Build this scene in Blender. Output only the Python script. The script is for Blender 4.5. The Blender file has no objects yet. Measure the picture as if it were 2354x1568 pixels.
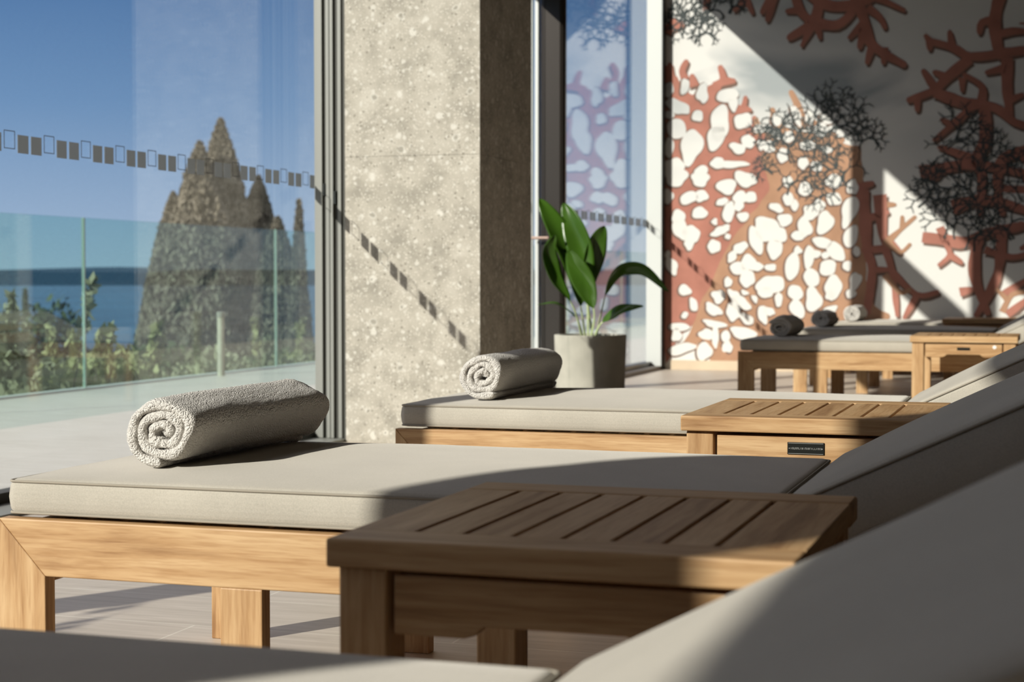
import bpy, bmesh, math, random
from mathutils import Vector, Matrix, noise
from mathutils.geometry import tessellate_polygon

random.seed(7)
sc = bpy.context.scene
COL = sc.collection

# ------------------------------------------------------------------ camera
F_PX = 3900.0
PSI = math.atan(1263 / F_PX)
PITCH = math.atan(144 / F_PX)
cam_d = bpy.data.cameras.new('camera')
cam_d.sensor_width = 36.0
cam_d.lens = F_PX / 2354 * 36.0
cam_d.clip_start = 0.02
cam_d.clip_end = 30000
cam = bpy.data.objects.new('camera', cam_d)
COL.objects.link(cam)
cam.location = (0, 0, 0.76)
cam.rotation_euler = (math.radians(90) - PITCH, 0, PSI)
cam_d.dof.use_dof = True
cam_d.dof.focus_distance = 3.4
cam_d.dof.aperture_fstop = 7.0
cam_d.dof.aperture_blades = 0
sc.camera = cam

# ------------------------------------------------------------------ view
sc.view_settings.view_transform = 'Standard'
sc.view_settings.look = 'None'
sc.view_settings.gamma = 1.0
sc.view_settings.exposure = 0.0
sc.view_settings.use_curve_mapping = False
sc.cycles.use_denoising = True
sc.cycles.transparent_max_bounces = 24
sc.cycles.max_bounces = 10
sc.cycles.glossy_bounces = 6
sc.cycles.caustics_reflective = False
sc.cycles.caustics_refractive = False

# ------------------------------------------------------------------ sky and sun
SUN_DIR = Vector((1.0, 1.65, -0.93)).normalized()      # the way the light travels
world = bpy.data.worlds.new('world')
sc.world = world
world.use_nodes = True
wn = world.node_tree
wn.nodes.clear()
wo = wn.nodes.new('ShaderNodeOutputWorld')
wb = wn.nodes.new('ShaderNodeBackground')
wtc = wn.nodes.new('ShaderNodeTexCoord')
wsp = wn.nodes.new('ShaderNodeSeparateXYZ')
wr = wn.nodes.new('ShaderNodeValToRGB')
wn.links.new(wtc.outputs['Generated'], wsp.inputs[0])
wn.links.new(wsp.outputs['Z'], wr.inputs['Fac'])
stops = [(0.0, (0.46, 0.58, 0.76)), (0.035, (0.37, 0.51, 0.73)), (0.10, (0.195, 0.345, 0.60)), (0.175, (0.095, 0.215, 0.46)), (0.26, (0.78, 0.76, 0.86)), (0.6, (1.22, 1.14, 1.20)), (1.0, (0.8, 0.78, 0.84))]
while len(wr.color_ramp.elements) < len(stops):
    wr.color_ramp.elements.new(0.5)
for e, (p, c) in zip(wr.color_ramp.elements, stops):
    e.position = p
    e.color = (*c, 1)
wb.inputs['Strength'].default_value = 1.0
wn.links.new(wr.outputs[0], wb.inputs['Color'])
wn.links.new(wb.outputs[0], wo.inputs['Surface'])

sun_d = bpy.data.lights.new('sun', 'SUN')
sun_d.energy = 6.6
sun_d.angle = math.radians(0.55)
sun_d.color = (1.0, 0.94, 0.85)
sun = bpy.data.objects.new('sun', sun_d)
COL.objects.link(sun)
sun.rotation_euler = SUN_DIR.to_track_quat('-Z', 'Y').to_euler()
sun.location = (-20, -30, 20)


# ------------------------------------------------------------------ helpers
def link_mesh(name, verts, faces, mat, parent=None, smooth=False, bevel=0, kind=None, mats=None, fmat=None):
    me = bpy.data.meshes.new(name)
    me.from_pydata([tuple(v) for v in verts], [], faces)
    me.update()
    if mats:
        for m in mats:
            me.materials.append(m)
        if fmat:
            me.polygons.foreach_set('material_index', fmat)
    else:
        me.materials.append(mat)
    if smooth:
        me.polygons.foreach_set('use_smooth', [True] * len(me.polygons))
    o = bpy.data.objects.new(name, me)
    COL.objects.link(o)
    if parent:
        o.parent = parent
    if bevel:
        b = o.modifiers.new('bevel', 'BEVEL')
        b.width = bevel
        b.segments = 2
        b.limit_method = 'ANGLE'
    if kind:
        o['kind'] = kind
    return o


def thing(name, label, cat, loc=(0, 0, 0), rz=0.0, group=None, kind=None):
    o = bpy.data.objects.new(name, None)
    COL.objects.link(o)
    o.location = loc
    o.rotation_euler = (0, 0, rz)
    o.empty_display_size = 0.1
    tag(o, label, cat, group, kind)
    return o


def tag(o, label=None, cat=None, group=None, kind=None):
    if label:
        o['label'] = label
    if cat:
        o['category'] = cat
    if group:
        o['group'] = group
    if kind:
        o['kind'] = kind
    return o


def copy_tree(o, parent=None):
    c = o.copy()
    COL.objects.link(c)
    c.parent = parent
    for ch in list(o.children):
        copy_tree(ch, c)
    return c


class MB:
    """collects vertices and faces of one mesh"""
    def __init__(s):
        s.v = []
        s.f = []

    def add(s, vs, fs):
        n = len(s.v)
        s.v += [tuple(v) for v in vs]
        s.f += [tuple(i + n for i in f) for f in fs]
        return s

    def box(s, x0, x1, y0, y1, z0, z1):
        return s.add([(x0, y0, z0), (x1, y0, z0), (x1, y1, z0), (x0, y1, z0), (x0, y0, z1), (x1, y0, z1), (x1, y1, z1), (x0, y1, z1)],
                     [(0, 3, 2, 1), (4, 5, 6, 7), (0, 1, 5, 4), (1, 2, 6, 5), (2, 3, 7, 6), (3, 0, 4, 7)])

    def prism(s, pts, y0, y1):
        """polygon in x-z extruded along y"""
        n = len(pts)
        vs = [(x, y0, z) for x, z in pts] + [(x, y1, z) for x, z in pts]
        fs = [tuple(range(n)), tuple(range(2 * n - 1, n - 1, -1))]
        for i in range(n):
            j = (i + 1) % n
            fs.append((j, i, i + n, j + n))
        return s.add(vs, fs)

    def tube(s, pts, r, seg=8, closed=False):
        pts = [Vector(p) for p in pts]
        n = len(pts)
        rs = r if isinstance(r, (list, tuple)) else [r] * n
        vs = []
        for i, p in enumerate(pts):
            a = pts[(i - 1) % n] if (closed or i > 0) else pts[i]
            b = pts[(i + 1) % n] if (closed or i < n - 1) else pts[i]
            t = (b - a).normalized()
            up = Vector((0, 0, 1)) if abs(t.z) < 0.95 else Vector((1, 0, 0))
            u = t.cross(up).normalized()
            w = u.cross(t)
            for k in range(seg):
                an = 2 * math.pi * k / seg
                vs.append(p + (u * math.cos(an) + w * math.sin(an)) * rs[i])
        fs = []
        for i in range(n if closed else n - 1):
            j = (i + 1) % n
            for k in range(seg):
                l = (k + 1) % seg
                fs.append((i * seg + k, i * seg + l, j * seg + l, j * seg + k))
        if not closed:
            fs.append(tuple(range(seg - 1, -1, -1)))
            fs.append(tuple((n - 1) * seg + k for k in range(seg)))
        return s.add(vs, fs)

    def lathe(s, prof, seg=48, cx=0, cy=0):
        vs = []
        n = len(prof)
        for k in range(seg):
            a = 2 * math.pi * k / seg
            vs += [(cx + r * math.cos(a), cy + r * math.sin(a), z) for r, z in prof]
        fs = []
        for k in range(seg):
            l = (k + 1) % seg
            for i in range(n - 1):
                fs.append((k * n + i, l * n + i, l * n + i + 1, k * n + i + 1))
        return s.add(vs, fs)

    def build(s, name, mat, parent=None, **kw):
        return link_mesh(name, s.v, s.f, mat, parent, **kw)


def rounded_block(lx, ly, lz, r, nx=30, ny=20, fn=None):
    """a box from 0 to lx, ly, lz with rounded edges; fn moves each vertex"""
    def axis(l, n):
        a = [r * (1 - math.cos(math.pi / 2 * k / 4)) for k in range(4)]
        m = [r + (l - 2 * r) * k / n for k in range(n + 1)]
        return a + m + [l - q for q in reversed(a)]
    ax, ay, az = axis(lx, nx), axis(ly, ny), axis(lz, 2)
    bm = bmesh.new()

    def rnd(p):
        c = Vector((min(max(p[0], r), lx - r), min(max(p[1], r), ly - r), min(max(p[2], r), lz - r)))
        d = Vector(p) - c
        if d.length > 1e-9:
            m = max(abs(d.x), abs(d.y), abs(d.z))
            d = d.normalized() * m
        return c + d

    def face(a1, a2, mk):
        g = [[bm.verts.new(rnd(mk(u, v))) for v in a2] for u in a1]
        for i in range(len(a1) - 1):
            for j in range(len(a2) - 1):
                bm.faces.new((g[i][j], g[i + 1][j], g[i + 1][j + 1], g[i][j + 1]))
    face(ax, ay, lambda u, v: (u, v, lz))
    face(ax, ay, lambda u, v: (u, v, 0))
    face(ax, az, lambda u, v: (u, 0, v))
    face(ax, az, lambda u, v: (u, ly, v))
    face(ay, az, lambda u, v: (0, u, v))
    face(ay, az, lambda u, v: (lx, u, v))
    bmesh.ops.remove_doubles(bm, verts=bm.verts, dist=1e-5)
    bmesh.ops.recalc_face_normals(bm, faces=bm.faces)
    if fn:
        for v in bm.verts:
            v.co = fn(v.co.copy())
    vs = [v.co.copy() for v in bm.verts]
    bm.verts.index_update()
    fs = [tuple(v.index for v in f.verts) for f in bm.faces]
    bm.free()
    return vs, fs


# ------------------------------------------------------------------ materials
def new_mat(name):
    m = bpy.data.materials.new(name)
    m.use_nodes = True
    nt = m.node_tree
    b = nt.nodes['Principled BSDF']
    return m, nt, b


def N(nt, t, **kw):
    n = nt.nodes.new(t)
    for k, v in kw.items():
        if k in n.inputs:
            n.inputs[k].default_value = v
        else:
            setattr(n, k, v)
    return n


def L(nt, a, b):
    nt.links.new(a, b)


def ramp(nt, fac, stops):
    r = nt.nodes.new('ShaderNodeValToRGB')
    e = r.color_ramp.elements
    while len(e) < len(stops):
        e.new(0.5)
    for i, (p, c) in enumerate(stops):
        e[i].position = p
        e[i].color = (c[0], c[1], c[2], 1)
    L(nt, fac, r.inputs['Fac'])
    return r


def coords(nt, kind='Object', scale=(1, 1, 1), rnd=False):
    tc = nt.nodes.new('ShaderNodeTexCoord')
    mp = nt.nodes.new('ShaderNodeMapping')
    mp.inputs['Scale'].default_value = scale
    if rnd:
        oi = nt.nodes.new('ShaderNodeObjectInfo')
        cm = nt.nodes.new('ShaderNodeVectorMath')
        cm.operation = 'MULTIPLY'
        cm.inputs[1].default_value = (7.3, 3.1, 5.7)
        L(nt, oi.outputs['Random'], cm.inputs[0])
        L(nt, cm.outputs[0], mp.inputs['Location'])
    L(nt, tc.outputs[kind], mp.inputs['Vector'])
    return mp.outputs['Vector']


def bump(nt, b, h, strength, dist):
    bp = N(nt, 'ShaderNodeBump', Strength=strength, Distance=dist)
    L(nt, h, bp.inputs['Height'])
    L(nt, bp.outputs[0], b.inputs['Normal'])
    return bp


def plain(name, col, rough=0.5, metal=0.0, spec=0.5, noise_amt=0.0, nscale=20):
    m, nt, b = new_mat(name)
    b.inputs['Base Color'].default_value = (*col, 1)
    b.inputs['Roughness'].default_value = rough
    b.inputs['Metallic'].default_value = metal
    b.inputs['Specular IOR Level'].default_value = spec
    if noise_amt:
        v = coords(nt)
        n = N(nt, 'ShaderNodeTexNoise', Scale=nscale, Detail=4.0)
        L(nt, v, n.inputs['Vector'])
        d = 1 - noise_amt
        r = ramp(nt, n.outputs['Fac'], [(0.3, [c * d for c in col]), (0.7, [min(1, c * (1 + noise_amt)) for c in col])])
        L(nt, r.outputs[0], b.inputs['Base Color'])
    return m


def wood(name, axis, dark=(0.32, 0.175, 0.075), mid=(0.52, 0.325, 0.16), light=(0.63, 0.43, 0.235)):
    """teak with grain along the given axis"""
    m, nt, b = new_mat(name)
    st = [14, 14, 14]
    st['xyz'.index(axis)] = 1.1
    v = coords(nt, 'Object', st, rnd=True)
    n1 = N(nt, 'ShaderNodeTexNoise', Scale=1.6, Detail=5.0, Roughness=0.6, Distortion=0.8)
    L(nt, v, n1.inputs['Vector'])
    st2 = [150, 150, 150]
    st2['xyz'.index(axis)] = 9
    v2 = coords(nt, 'Object', st2, rnd=True)
    n2 = N(nt, 'ShaderNodeTexNoise', Scale=1.5, Detail=3.0)
    L(nt, v2, n2.inputs['Vector'])
    w = N(nt, 'ShaderNodeTexWave', Scale=0.9, Distortion=7.0, Detail=3.0)
    w.wave_type = 'BANDS'
    w.bands_direction = 'Z' if axis != 'z' else 'X'
    L(nt, v, w.inputs['Vector'])
    r = ramp(nt, n1.outputs['Fac'], [(0.30, dark), (0.47, mid), (0.68, light)])
    mx = N(nt, 'ShaderNodeMix', data_type='RGBA', blend_type='MULTIPLY')
    mx.inputs[0].default_value = 0.35
    L(nt, r.outputs[0], mx.inputs[6])
    r2 = ramp(nt, w.outputs['Fac'], [(0.0, (0.72, 0.62, 0.5)), (0.6, (1, 1, 1))])
    L(nt, r2.outputs[0], mx.inputs[7])
    mx2 = N(nt, 'ShaderNodeMix', data_type='RGBA', blend_type='MULTIPLY')
    mx2.inputs[0].default_value = 0.5
    r3 = ramp(nt, n2.outputs['Fac'], [(0.35, (0.7, 0.6, 0.5)), (0.55, (1, 1, 1))])
    L(nt, mx.outputs[2], mx2.inputs[6])
    L(nt, r3.outputs[0], mx2.inputs[7])
    L(nt, mx2.outputs[2], b.inputs['Base Color'])
    b.inputs['Roughness'].default_value = 0.5
    b.inputs['Specular IOR Level'].default_value = 0.35
    bump(nt, b, n2.outputs['Fac'], 0.25, 0.0008)
    return m


def fabric(name, col, scale=520.0, strength=0.25, sheen=0.45):
    m, nt, b = new_mat(name)
    v = coords(nt)
    wx = N(nt, 'ShaderNodeTexWave', Scale=scale * 0.5, Distortion=1.5, Detail=1.0)
    wx.bands_direction = 'X'
    wy = N(nt, 'ShaderNodeTexWave', Scale=scale * 0.5, Distortion=1.5, Detail=1.0)
    wy.bands_direction = 'Y'
    L(nt, v, wx.inputs['Vector'])
    L(nt, v, wy.inputs['Vector'])
    n = N(nt, 'ShaderNodeTexNoise', Scale=5.0, Detail=4.0)
    L(nt, v, n.inputs['Vector'])
    nf = N(nt, 'ShaderNodeTexNoise', Scale=420.0, Detail=2.0)
    L(nt, v, nf.inputs['Vector'])
    ad = N(nt, 'ShaderNodeMath', operation='ADD')
    L(nt, wx.outputs['Fac'], ad.inputs[0])
    L(nt, wy.outputs['Fac'], ad.inputs[1])
    ad2 = N(nt, 'ShaderNodeMath', operation='ADD')
    L(nt, ad.outputs[0], ad2.inputs[0])
    L(nt, nf.outputs['Fac'], ad2.inputs[1])
    mixn = N(nt, 'ShaderNodeMath', operation='MULTIPLY_ADD')
    mixn.inputs[1].default_value = 0.55
    mixn.inputs[2].default_value = 0.22
    L(nt, nf.outputs['Fac'], mixn.inputs[0])
    mm = N(nt, 'ShaderNodeMath', operation='ADD')
    L(nt, mixn.outputs[0], mm.inputs[0])
    ml = N(nt, 'ShaderNodeMath', operation='MULTIPLY_ADD')
    ml.inputs[1].default_value = 0.5
    ml.inputs[2].default_value = -0.25
    L(nt, n.outputs['Fac'], ml.inputs[0])
    L(nt, ml.outputs[0], mm.inputs[1])
    r = ramp(nt, mm.outputs[0], [(0.3, [c * 0.84 for c in col]), (0.7, [min(1, c * 1.14) for c in col])])
    L(nt, r.outputs[0], b.inputs['Base Color'])
    b.inputs['Roughness'].default_value = 0.95
    b.inputs['Specular IOR Level'].default_value = 0.15
    b.inputs['Sheen Weight'].default_value = sheen
    b.inputs['Sheen Roughness'].default_value = 0.5
    b.inputs['Sheen Tint'].default_value = (1.0, 0.95, 0.88, 1)
    bump(nt, b, ad2.outputs[0], strength, 0.0006)
    return m


def terry(name, col):
    m, nt, b = new_mat(name)
    v = coords(nt)
    n = N(nt, 'ShaderNodeTexVoronoi', Scale=330.0)
    L(nt, v, n.inputs['Vector'])
    n2 = N(nt, 'ShaderNodeTexNoise', Scale=160.0, Detail=4.0, Roughness=0.7)
    L(nt, v, n2.inputs['Vector'])
    ad = N(nt, 'ShaderNodeMath', operation='SUBTRACT')
    L(nt, n2.outputs['Fac'], ad.inputs[0])
    L(nt, n.outputs['Distance'], ad.inputs[1])
    r = ramp(nt, n2.outputs['Fac'], [(0.25, [c * 0.86 for c in col]), (0.6, col)])
    L(nt, r.outputs[0], b.inputs['Base Color'])
    b.inputs['Roughness'].default_value = 1.0
    b.inputs['Specular IOR Level'].default_value = 0.05
    b.inputs['Sheen Weight'].default_value = 0.25
    bump(nt, b, ad.outputs[0], 1.0, 0.005)
    return m


def pane_material(name, tint, r0=0.045, rough=0.0):
    """architectural glass: what is not reflected passes straight through, tinted"""
    m = bpy.data.materials.new(name)
    m.use_nodes = True
    nt = m.node_tree
    nt.nodes.clear()
    out = nt.nodes.new('ShaderNodeOutputMaterial')
    tr = N(nt, 'ShaderNodeBsdfTransparent')
    tr.inputs['Color'].default_value = (*tint, 1)
    gl = N(nt, 'ShaderNodeBsdfGlossy', Roughness=rough)
    lw = N(nt, 'ShaderNodeLayerWeight', Blend=0.5)
    p = N(nt, 'ShaderNodeMath', operation='POWER')
    p.inputs[1].default_value = 5.0
    L(nt, lw.outputs['Facing'], p.inputs[0])
    ma = N(nt, 'ShaderNodeMath', operation='MULTIPLY_ADD')
    ma.inputs[1].default_value = 1 - r0
    ma.inputs[2].default_value = r0
    L(nt, p.outputs[0], ma.inputs[0])
    mx = nt.nodes.new('ShaderNodeMixShader')
    L(nt, ma.outputs[0], mx.inputs[0])
    L(nt, tr.outputs[0], mx.inputs[1])
    L(nt, gl.outputs[0], mx.inputs[2])
    L(nt, mx.outputs[0], out.inputs['Surface'])
    return m


def frosted(name, col, opacity):
    m = bpy.data.materials.new(name)
    m.use_nodes = True
    nt = m.node_tree
    nt.nodes.clear()
    out = nt.nodes.new('ShaderNodeOutputMaterial')
    tr = N(nt, 'ShaderNodeBsdfTransparent')
    df = N(nt, 'ShaderNodeBsdfDiffuse')
    df.inputs['Color'].default_value = (*col, 1)
    tl = N(nt, 'ShaderNodeBsdfTranslucent')
    tl.inputs['Color'].default_value = (*col, 1)
    m2 = nt.nodes.new('ShaderNodeMixShader')
    m2.inputs[0].default_value = 0.5
    L(nt, df.outputs[0], m2.inputs[1])
    L(nt, tl.outputs[0], m2.inputs[2])
    mx = nt.nodes.new('ShaderNodeMixShader')
    mx.inputs[0].default_value = opacity
    L(nt, tr.outputs[0], mx.inputs[1])
    L(nt, m2.outputs[0], mx.inputs[2])
    L(nt, mx.outputs[0], out.inputs['Surface'])
    return m


TEAK_X = wood('teak_grain_x', 'x')
TEAK_Y = wood('teak_grain_y', 'y')
TEAK_Z = wood('teak_grain_z', 'z')
TAUPE = fabric('taupe_canvas', (0.475, 0.44, 0.375))
SEAM = plain('seam_thread', (0.33, 0.295, 0.24), 0.9)
TOWEL = terry('white_terry', (0.88, 0.84, 0.78))
CLOTH_LABEL = plain('towel_label', (0.8, 0.8, 0.78), 0.8)
ALU = plain('brushed_aluminium', (0.25, 0.255, 0.235), 0.5, 0.1)
ALU_GAP = plain('aluminium_channel', (0.05, 0.05, 0.042), 0.6, 0.1)
ALU_PALE = plain('pale_lacquered_aluminium', (0.62, 0.64, 0.62), 0.4, 0.1)
BRONZE = plain('dark_bronze_metal', (0.045, 0.038, 0.033), 0.3, 0.5)
BROWN_SILL = plain('brown_sill_metal', (0.10, 0.08, 0.065), 0.5)
BLACK = plain('black_plaque', (0.02, 0.022, 0.02), 0.3, 0.4)
SILVER = plain('silver_lettering', (0.55, 0.56, 0.54), 0.35, 0.6)
GLASS = pane_material('window_glass', (0.95, 0.965, 0.96), 0.05)
RAIL_GLASS = pane_material('balustrade_glass', (0.80, 0.925, 0.895), 0.045)
GLASS_EDGE = plain('pale_joint_seal', (0.30, 0.34, 0.31), 0.5)
MARK = frosted('grey_film', (0.36, 0.375, 0.38), 0.86)
MARK_LINE = frosted('grey_film_line', (0.12, 0.12, 0.12), 0.7)
WHITE_TAG = plain('white_sticker', (0.85, 0.85, 0.82), 0.6)


def stone_material():
    m, nt, b = new_mat('pebbled_stone')
    v = coords(nt)
    n0 = N(nt, 'ShaderNodeTexNoise', Scale=9.0, Detail=6.0, Roughness=0.6)
    L(nt, v, n0.inputs['Vector'])
    base = ramp(nt, n0.outputs['Fac'], [(0.32, (0.33, 0.31, 0.265)), (0.52, (0.46, 0.43, 0.37)), (0.72, (0.55, 0.52, 0.455))])
    last = base.outputs[0]
    nd = N(nt, 'ShaderNodeTexNoise', Scale=30.0, Detail=3.0)
    L(nt, v, nd.inputs['Vector'])
    dv = N(nt, 'ShaderNodeVectorMath', operation='SCALE')
    dv.inputs['Scale'].default_value = 0.025
    L(nt, nd.outputs['Color'], dv.inputs[0])
    ad = N(nt, 'ShaderNodeVectorMath', operation='ADD')
    L(nt, v, ad.inputs[0])
    L(nt, dv.outputs[0], ad.inputs[1])
    for sc_, th, sel, colr in ((85.0, 0.26, 0.40, (0.64, 0.61, 0.54)), (33.0, 0.25, 0.60, (0.64, 0.62, 0.56)), (15.0, 0.20, 0.74, (0.68, 0.66, 0.60)), (60.0, 0.26, 0.82, (0.27, 0.25, 0.21)), (15.0, 0.14, 0.88, (0.30, 0.28, 0.235))):
        vo = N(nt, 'ShaderNodeTexVoronoi', Scale=sc_, Randomness=1.0)
        L(nt, ad.outputs[0], vo.inputs['Vector'])
        inside = N(nt, 'ShaderNodeMapRange')
        inside.inputs['From Min'].default_value = th
        inside.inputs['From Max'].default_value = th + 0.12
        inside.inputs['To Min'].default_value = 0.85
        inside.inputs['To Max'].default_value = 0.0
        L(nt, vo.outputs['Distance'], inside.inputs['Value'])
        sp = nt.nodes.new('ShaderNodeSeparateColor')
        L(nt, vo.outputs['Color'], sp.inputs[0])
        gt = N(nt, 'ShaderNodeMath', operation='GREATER_THAN')
        gt.inputs[1].default_value = sel
        L(nt, sp.outputs[0], gt.inputs[0])
        mu = N(nt, 'ShaderNodeMath', operation='MULTIPLY')
        L(nt, inside.outputs[0], mu.inputs[0])
        L(nt, gt.outputs[0], mu.inputs[1])
        mx = N(nt, 'ShaderNodeMix', data_type='RGBA')
        L(nt, mu.outputs[0], mx.inputs[0])
        L(nt, last, mx.inputs[6])
        mx.inputs[7].default_value = (*colr, 1)
        last = mx.outputs[2]
    nf = N(nt, 'ShaderNodeTexNoise', Scale=220.0, Detail=2.0)
    L(nt, v, nf.inputs['Vector'])
    mxf = N(nt, 'ShaderNodeMix', data_type='RGBA', blend_type='MULTIPLY')
    mxf.inputs[0].default_value = 0.5
    rf = ramp(nt, nf.outputs['Fac'], [(0.35, (0.72, 0.7, 0.66)), (0.6, (1.08, 1.08, 1.08))])
    L(nt, last, mxf.inputs[6])
    L(nt, rf.outputs[0], mxf.inputs[7])
    L(nt, mxf.outputs[2], b.inputs['Base Color'])
    b.inputs['Roughness'].default_value = 0.75
    b.inputs['Specular IOR Level'].default_value = 0.2
    return m


def tile_material(name, c1, c2, line, bw, rh, mortar=0.0025, along='x'):
    """large veined wood-look tiles"""
    m, nt, b = new_mat(name)
    v = coords(nt)
    br = N(nt, 'ShaderNodeTexBrick', Scale=1.0)
    br.inputs['Mortar Size'].default_value = mortar
    br.inputs['Brick Width'].default_value = bw
    br.inputs['Row Height'].default_value = rh
    br.inputs['Color1'].default_value = (*c1, 1)
    br.inputs['Color2'].default_value = (*c2, 1)
    br.inputs['Mortar'].default_value = (*line, 1)
    br.offset = 0.5
    L(nt, v, br.inputs['Vector'])
    vs = coords(nt, 'Object', (2.2, 26, 1))
    n = N(nt, 'ShaderNodeTexNoise', Scale=1.4, Detail=6.0, Roughness=0.65, Distortion=0.6)
    L(nt, vs, n.inputs['Vector'])
    r = ramp(nt, n.outputs['Fac'], [(0.3, (0.74, 0.72, 0.68)), (0.65, (1.06, 1.06, 1.06))])
    mx = N(nt, 'ShaderNodeMix', data_type='RGBA', blend_type='MULTIPLY')
    mx.inputs[0].default_value = 0.8
    L(nt, br.outputs['Color'], mx.inputs[6])
    L(nt, r.outputs[0], mx.inputs[7])
    L(nt, mx.outputs[2], b.inputs['Base Color'])
    b.inputs['Roughness'].default_value = 0.42
    b.inputs['Specular IOR Level'].default_value = 0.35
    return m


def mural_ground():
    """off-white plaster with grey watercolour washes"""
    m, nt, b = new_mat('washed_plaster')
    v = coords(nt)
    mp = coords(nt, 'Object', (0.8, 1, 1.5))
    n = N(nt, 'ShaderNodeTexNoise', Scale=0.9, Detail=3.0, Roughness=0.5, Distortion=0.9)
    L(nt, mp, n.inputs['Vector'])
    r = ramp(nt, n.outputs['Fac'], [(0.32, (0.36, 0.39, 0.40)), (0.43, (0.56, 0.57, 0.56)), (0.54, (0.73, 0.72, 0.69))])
    # the wash thins out towards the bottom of the wall
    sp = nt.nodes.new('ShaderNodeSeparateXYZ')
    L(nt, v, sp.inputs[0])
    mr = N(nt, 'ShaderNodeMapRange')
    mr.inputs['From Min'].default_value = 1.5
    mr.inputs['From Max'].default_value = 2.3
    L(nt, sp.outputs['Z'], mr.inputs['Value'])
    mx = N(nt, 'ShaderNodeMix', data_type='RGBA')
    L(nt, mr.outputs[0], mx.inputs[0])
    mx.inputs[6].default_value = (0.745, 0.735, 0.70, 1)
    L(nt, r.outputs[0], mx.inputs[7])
    L(nt, mx.outputs[2], b.inputs['Base Color'])
    b.inputs['Roughness'].default_value = 0.85
    b.inputs['Specular IOR Level'].default_value = 0.1
    return m


STONE = stone_material()
FLOOR_M = tile_material('interior_tile', (0.60, 0.53, 0.45), (0.565, 0.495, 0.42), (0.74, 0.69, 0.60), 1.2, 0.3)
TERRACE_M = tile_material('terrace_tile', (0.60, 0.58, 0.53), (0.57, 0.55, 0.50), (0.46, 0.44, 0.40), 1.2, 0.6)
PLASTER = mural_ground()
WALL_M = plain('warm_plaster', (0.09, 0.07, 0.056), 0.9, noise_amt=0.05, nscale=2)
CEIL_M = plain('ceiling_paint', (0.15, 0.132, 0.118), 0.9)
ROOF_M = plain('roof_concrete', (0.35, 0.33, 0.30), 0.9)
BASE_M = plain('tan_baseboard', (0.62, 0.50, 0.36), 0.6, noise_amt=0.06, nscale=6)
RED = plain('coral_red_paint', (0.42, 0.185, 0.14), 0.85, spec=0.1, noise_amt=0.14, nscale=5)
ORANGE = plain('coral_orange_paint', (0.43, 0.25, 0.16), 0.85, spec=0.1, noise_amt=0.12, nscale=5)
INK = plain('charcoal_ink_paint', (0.075, 0.085, 0.085), 0.9, spec=0.1)
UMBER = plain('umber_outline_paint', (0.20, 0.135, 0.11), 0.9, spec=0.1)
CONCRETE = plain('planter_concrete', (0.42, 0.405, 0.345), 0.9, noise_amt=0.12, nscale=9)
SOIL = plain('potting_soil', (0.035, 0.025, 0.018), 1.0, noise_amt=0.4, nscale=60)


def leaf_material(name, col, rough=0.6, var=0.3, trans=0.25):
    m, nt, b = new_mat(name)
    v = coords(nt)
    n = N(nt, 'ShaderNodeTexNoise', Scale=2.3, Detail=5.0)
    L(nt, v, n.inputs['Vector'])
    r = ramp(nt, n.outputs['Fac'], [(0.3, [c * (1 - var) for c in col]), (0.7, [min(1, c * (1 + var)) for c in col])])
    L(nt, r.outputs[0], b.inputs['Base Color'])
    b.inputs['Roughness'].default_value = rough
    tl = N(nt, 'ShaderNodeBsdfTranslucent')
    L(nt, r.outputs[0], tl.inputs['Color'])
    mx = nt.nodes.new('ShaderNodeMixShader')
    mx.inputs[0].default_value = trans
    out = nt.nodes['Material Output']
    L(nt, b.outputs[0], mx.inputs[1])
    L(nt, tl.outputs[0], mx.inputs[2])
    L(nt, mx.outputs[0], out.inputs['Surface'])
    return m


PLANT_LEAF = leaf_material('glossy_leaf', (0.065, 0.155, 0.016), 0.22, 0.25, 0.3)
PLANT_STEM = plain('pale_stem', (0.42, 0.50, 0.26), 0.5)
CYPRESS = leaf_material('cypress_foliage', (0.175, 0.155, 0.115), 0.8, 0.3, 0.1)
CYPRESS_DARK = plain('cypress_core', (0.045, 0.045, 0.025), 0.95)
OLIVE = leaf_material('olive_foliage', (0.27, 0.26, 0.17), 0.7, 0.3, 0.2)
OLIVE2 = leaf_material('yellow_green_foliage', (0.33, 0.32, 0.16), 0.7, 0.3, 0.2)
PINE = leaf_material('pine_foliage', (0.07, 0.09, 0.04), 0.8, 0.3, 0.1)
BARK = plain('bark', (0.14, 0.11, 0.08), 0.95)
EARTH = plain('dry_slope', (0.11, 0.10, 0.06), 1.0, noise_amt=0.4, nscale=0.4)
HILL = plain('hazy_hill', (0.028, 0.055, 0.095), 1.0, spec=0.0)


def sea_material():
    m, nt, b = new_mat('sea_water')
    v = coords(nt, 'Object', (0.012, 0.004, 1))
    n = N(nt, 'ShaderNodeTexNoise', Scale=1.0, Detail=4.0)
    L(nt, v, n.inputs['Vector'])
    r = ramp(nt, n.outputs['Fac'], [(0.35, (0.012, 0.055, 0.13)), (0.65, (0.03, 0.11, 0.22))])
    L(nt, r.outputs[0], b.inputs['Base Color'])
    b.inputs['Roughness'].default_value = 0.35
    b.inputs['Specular IOR Level'].default_value = 0.12
    return m


SEA = sea_material()

# ------------------------------------------------------------------ the room
YW = 13.9
XG = -3.38
H_CEIL = 3.6


def struct(name, mb, mat, **kw):
    return mb.build(name, mat, kind='structure', **kw)


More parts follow.
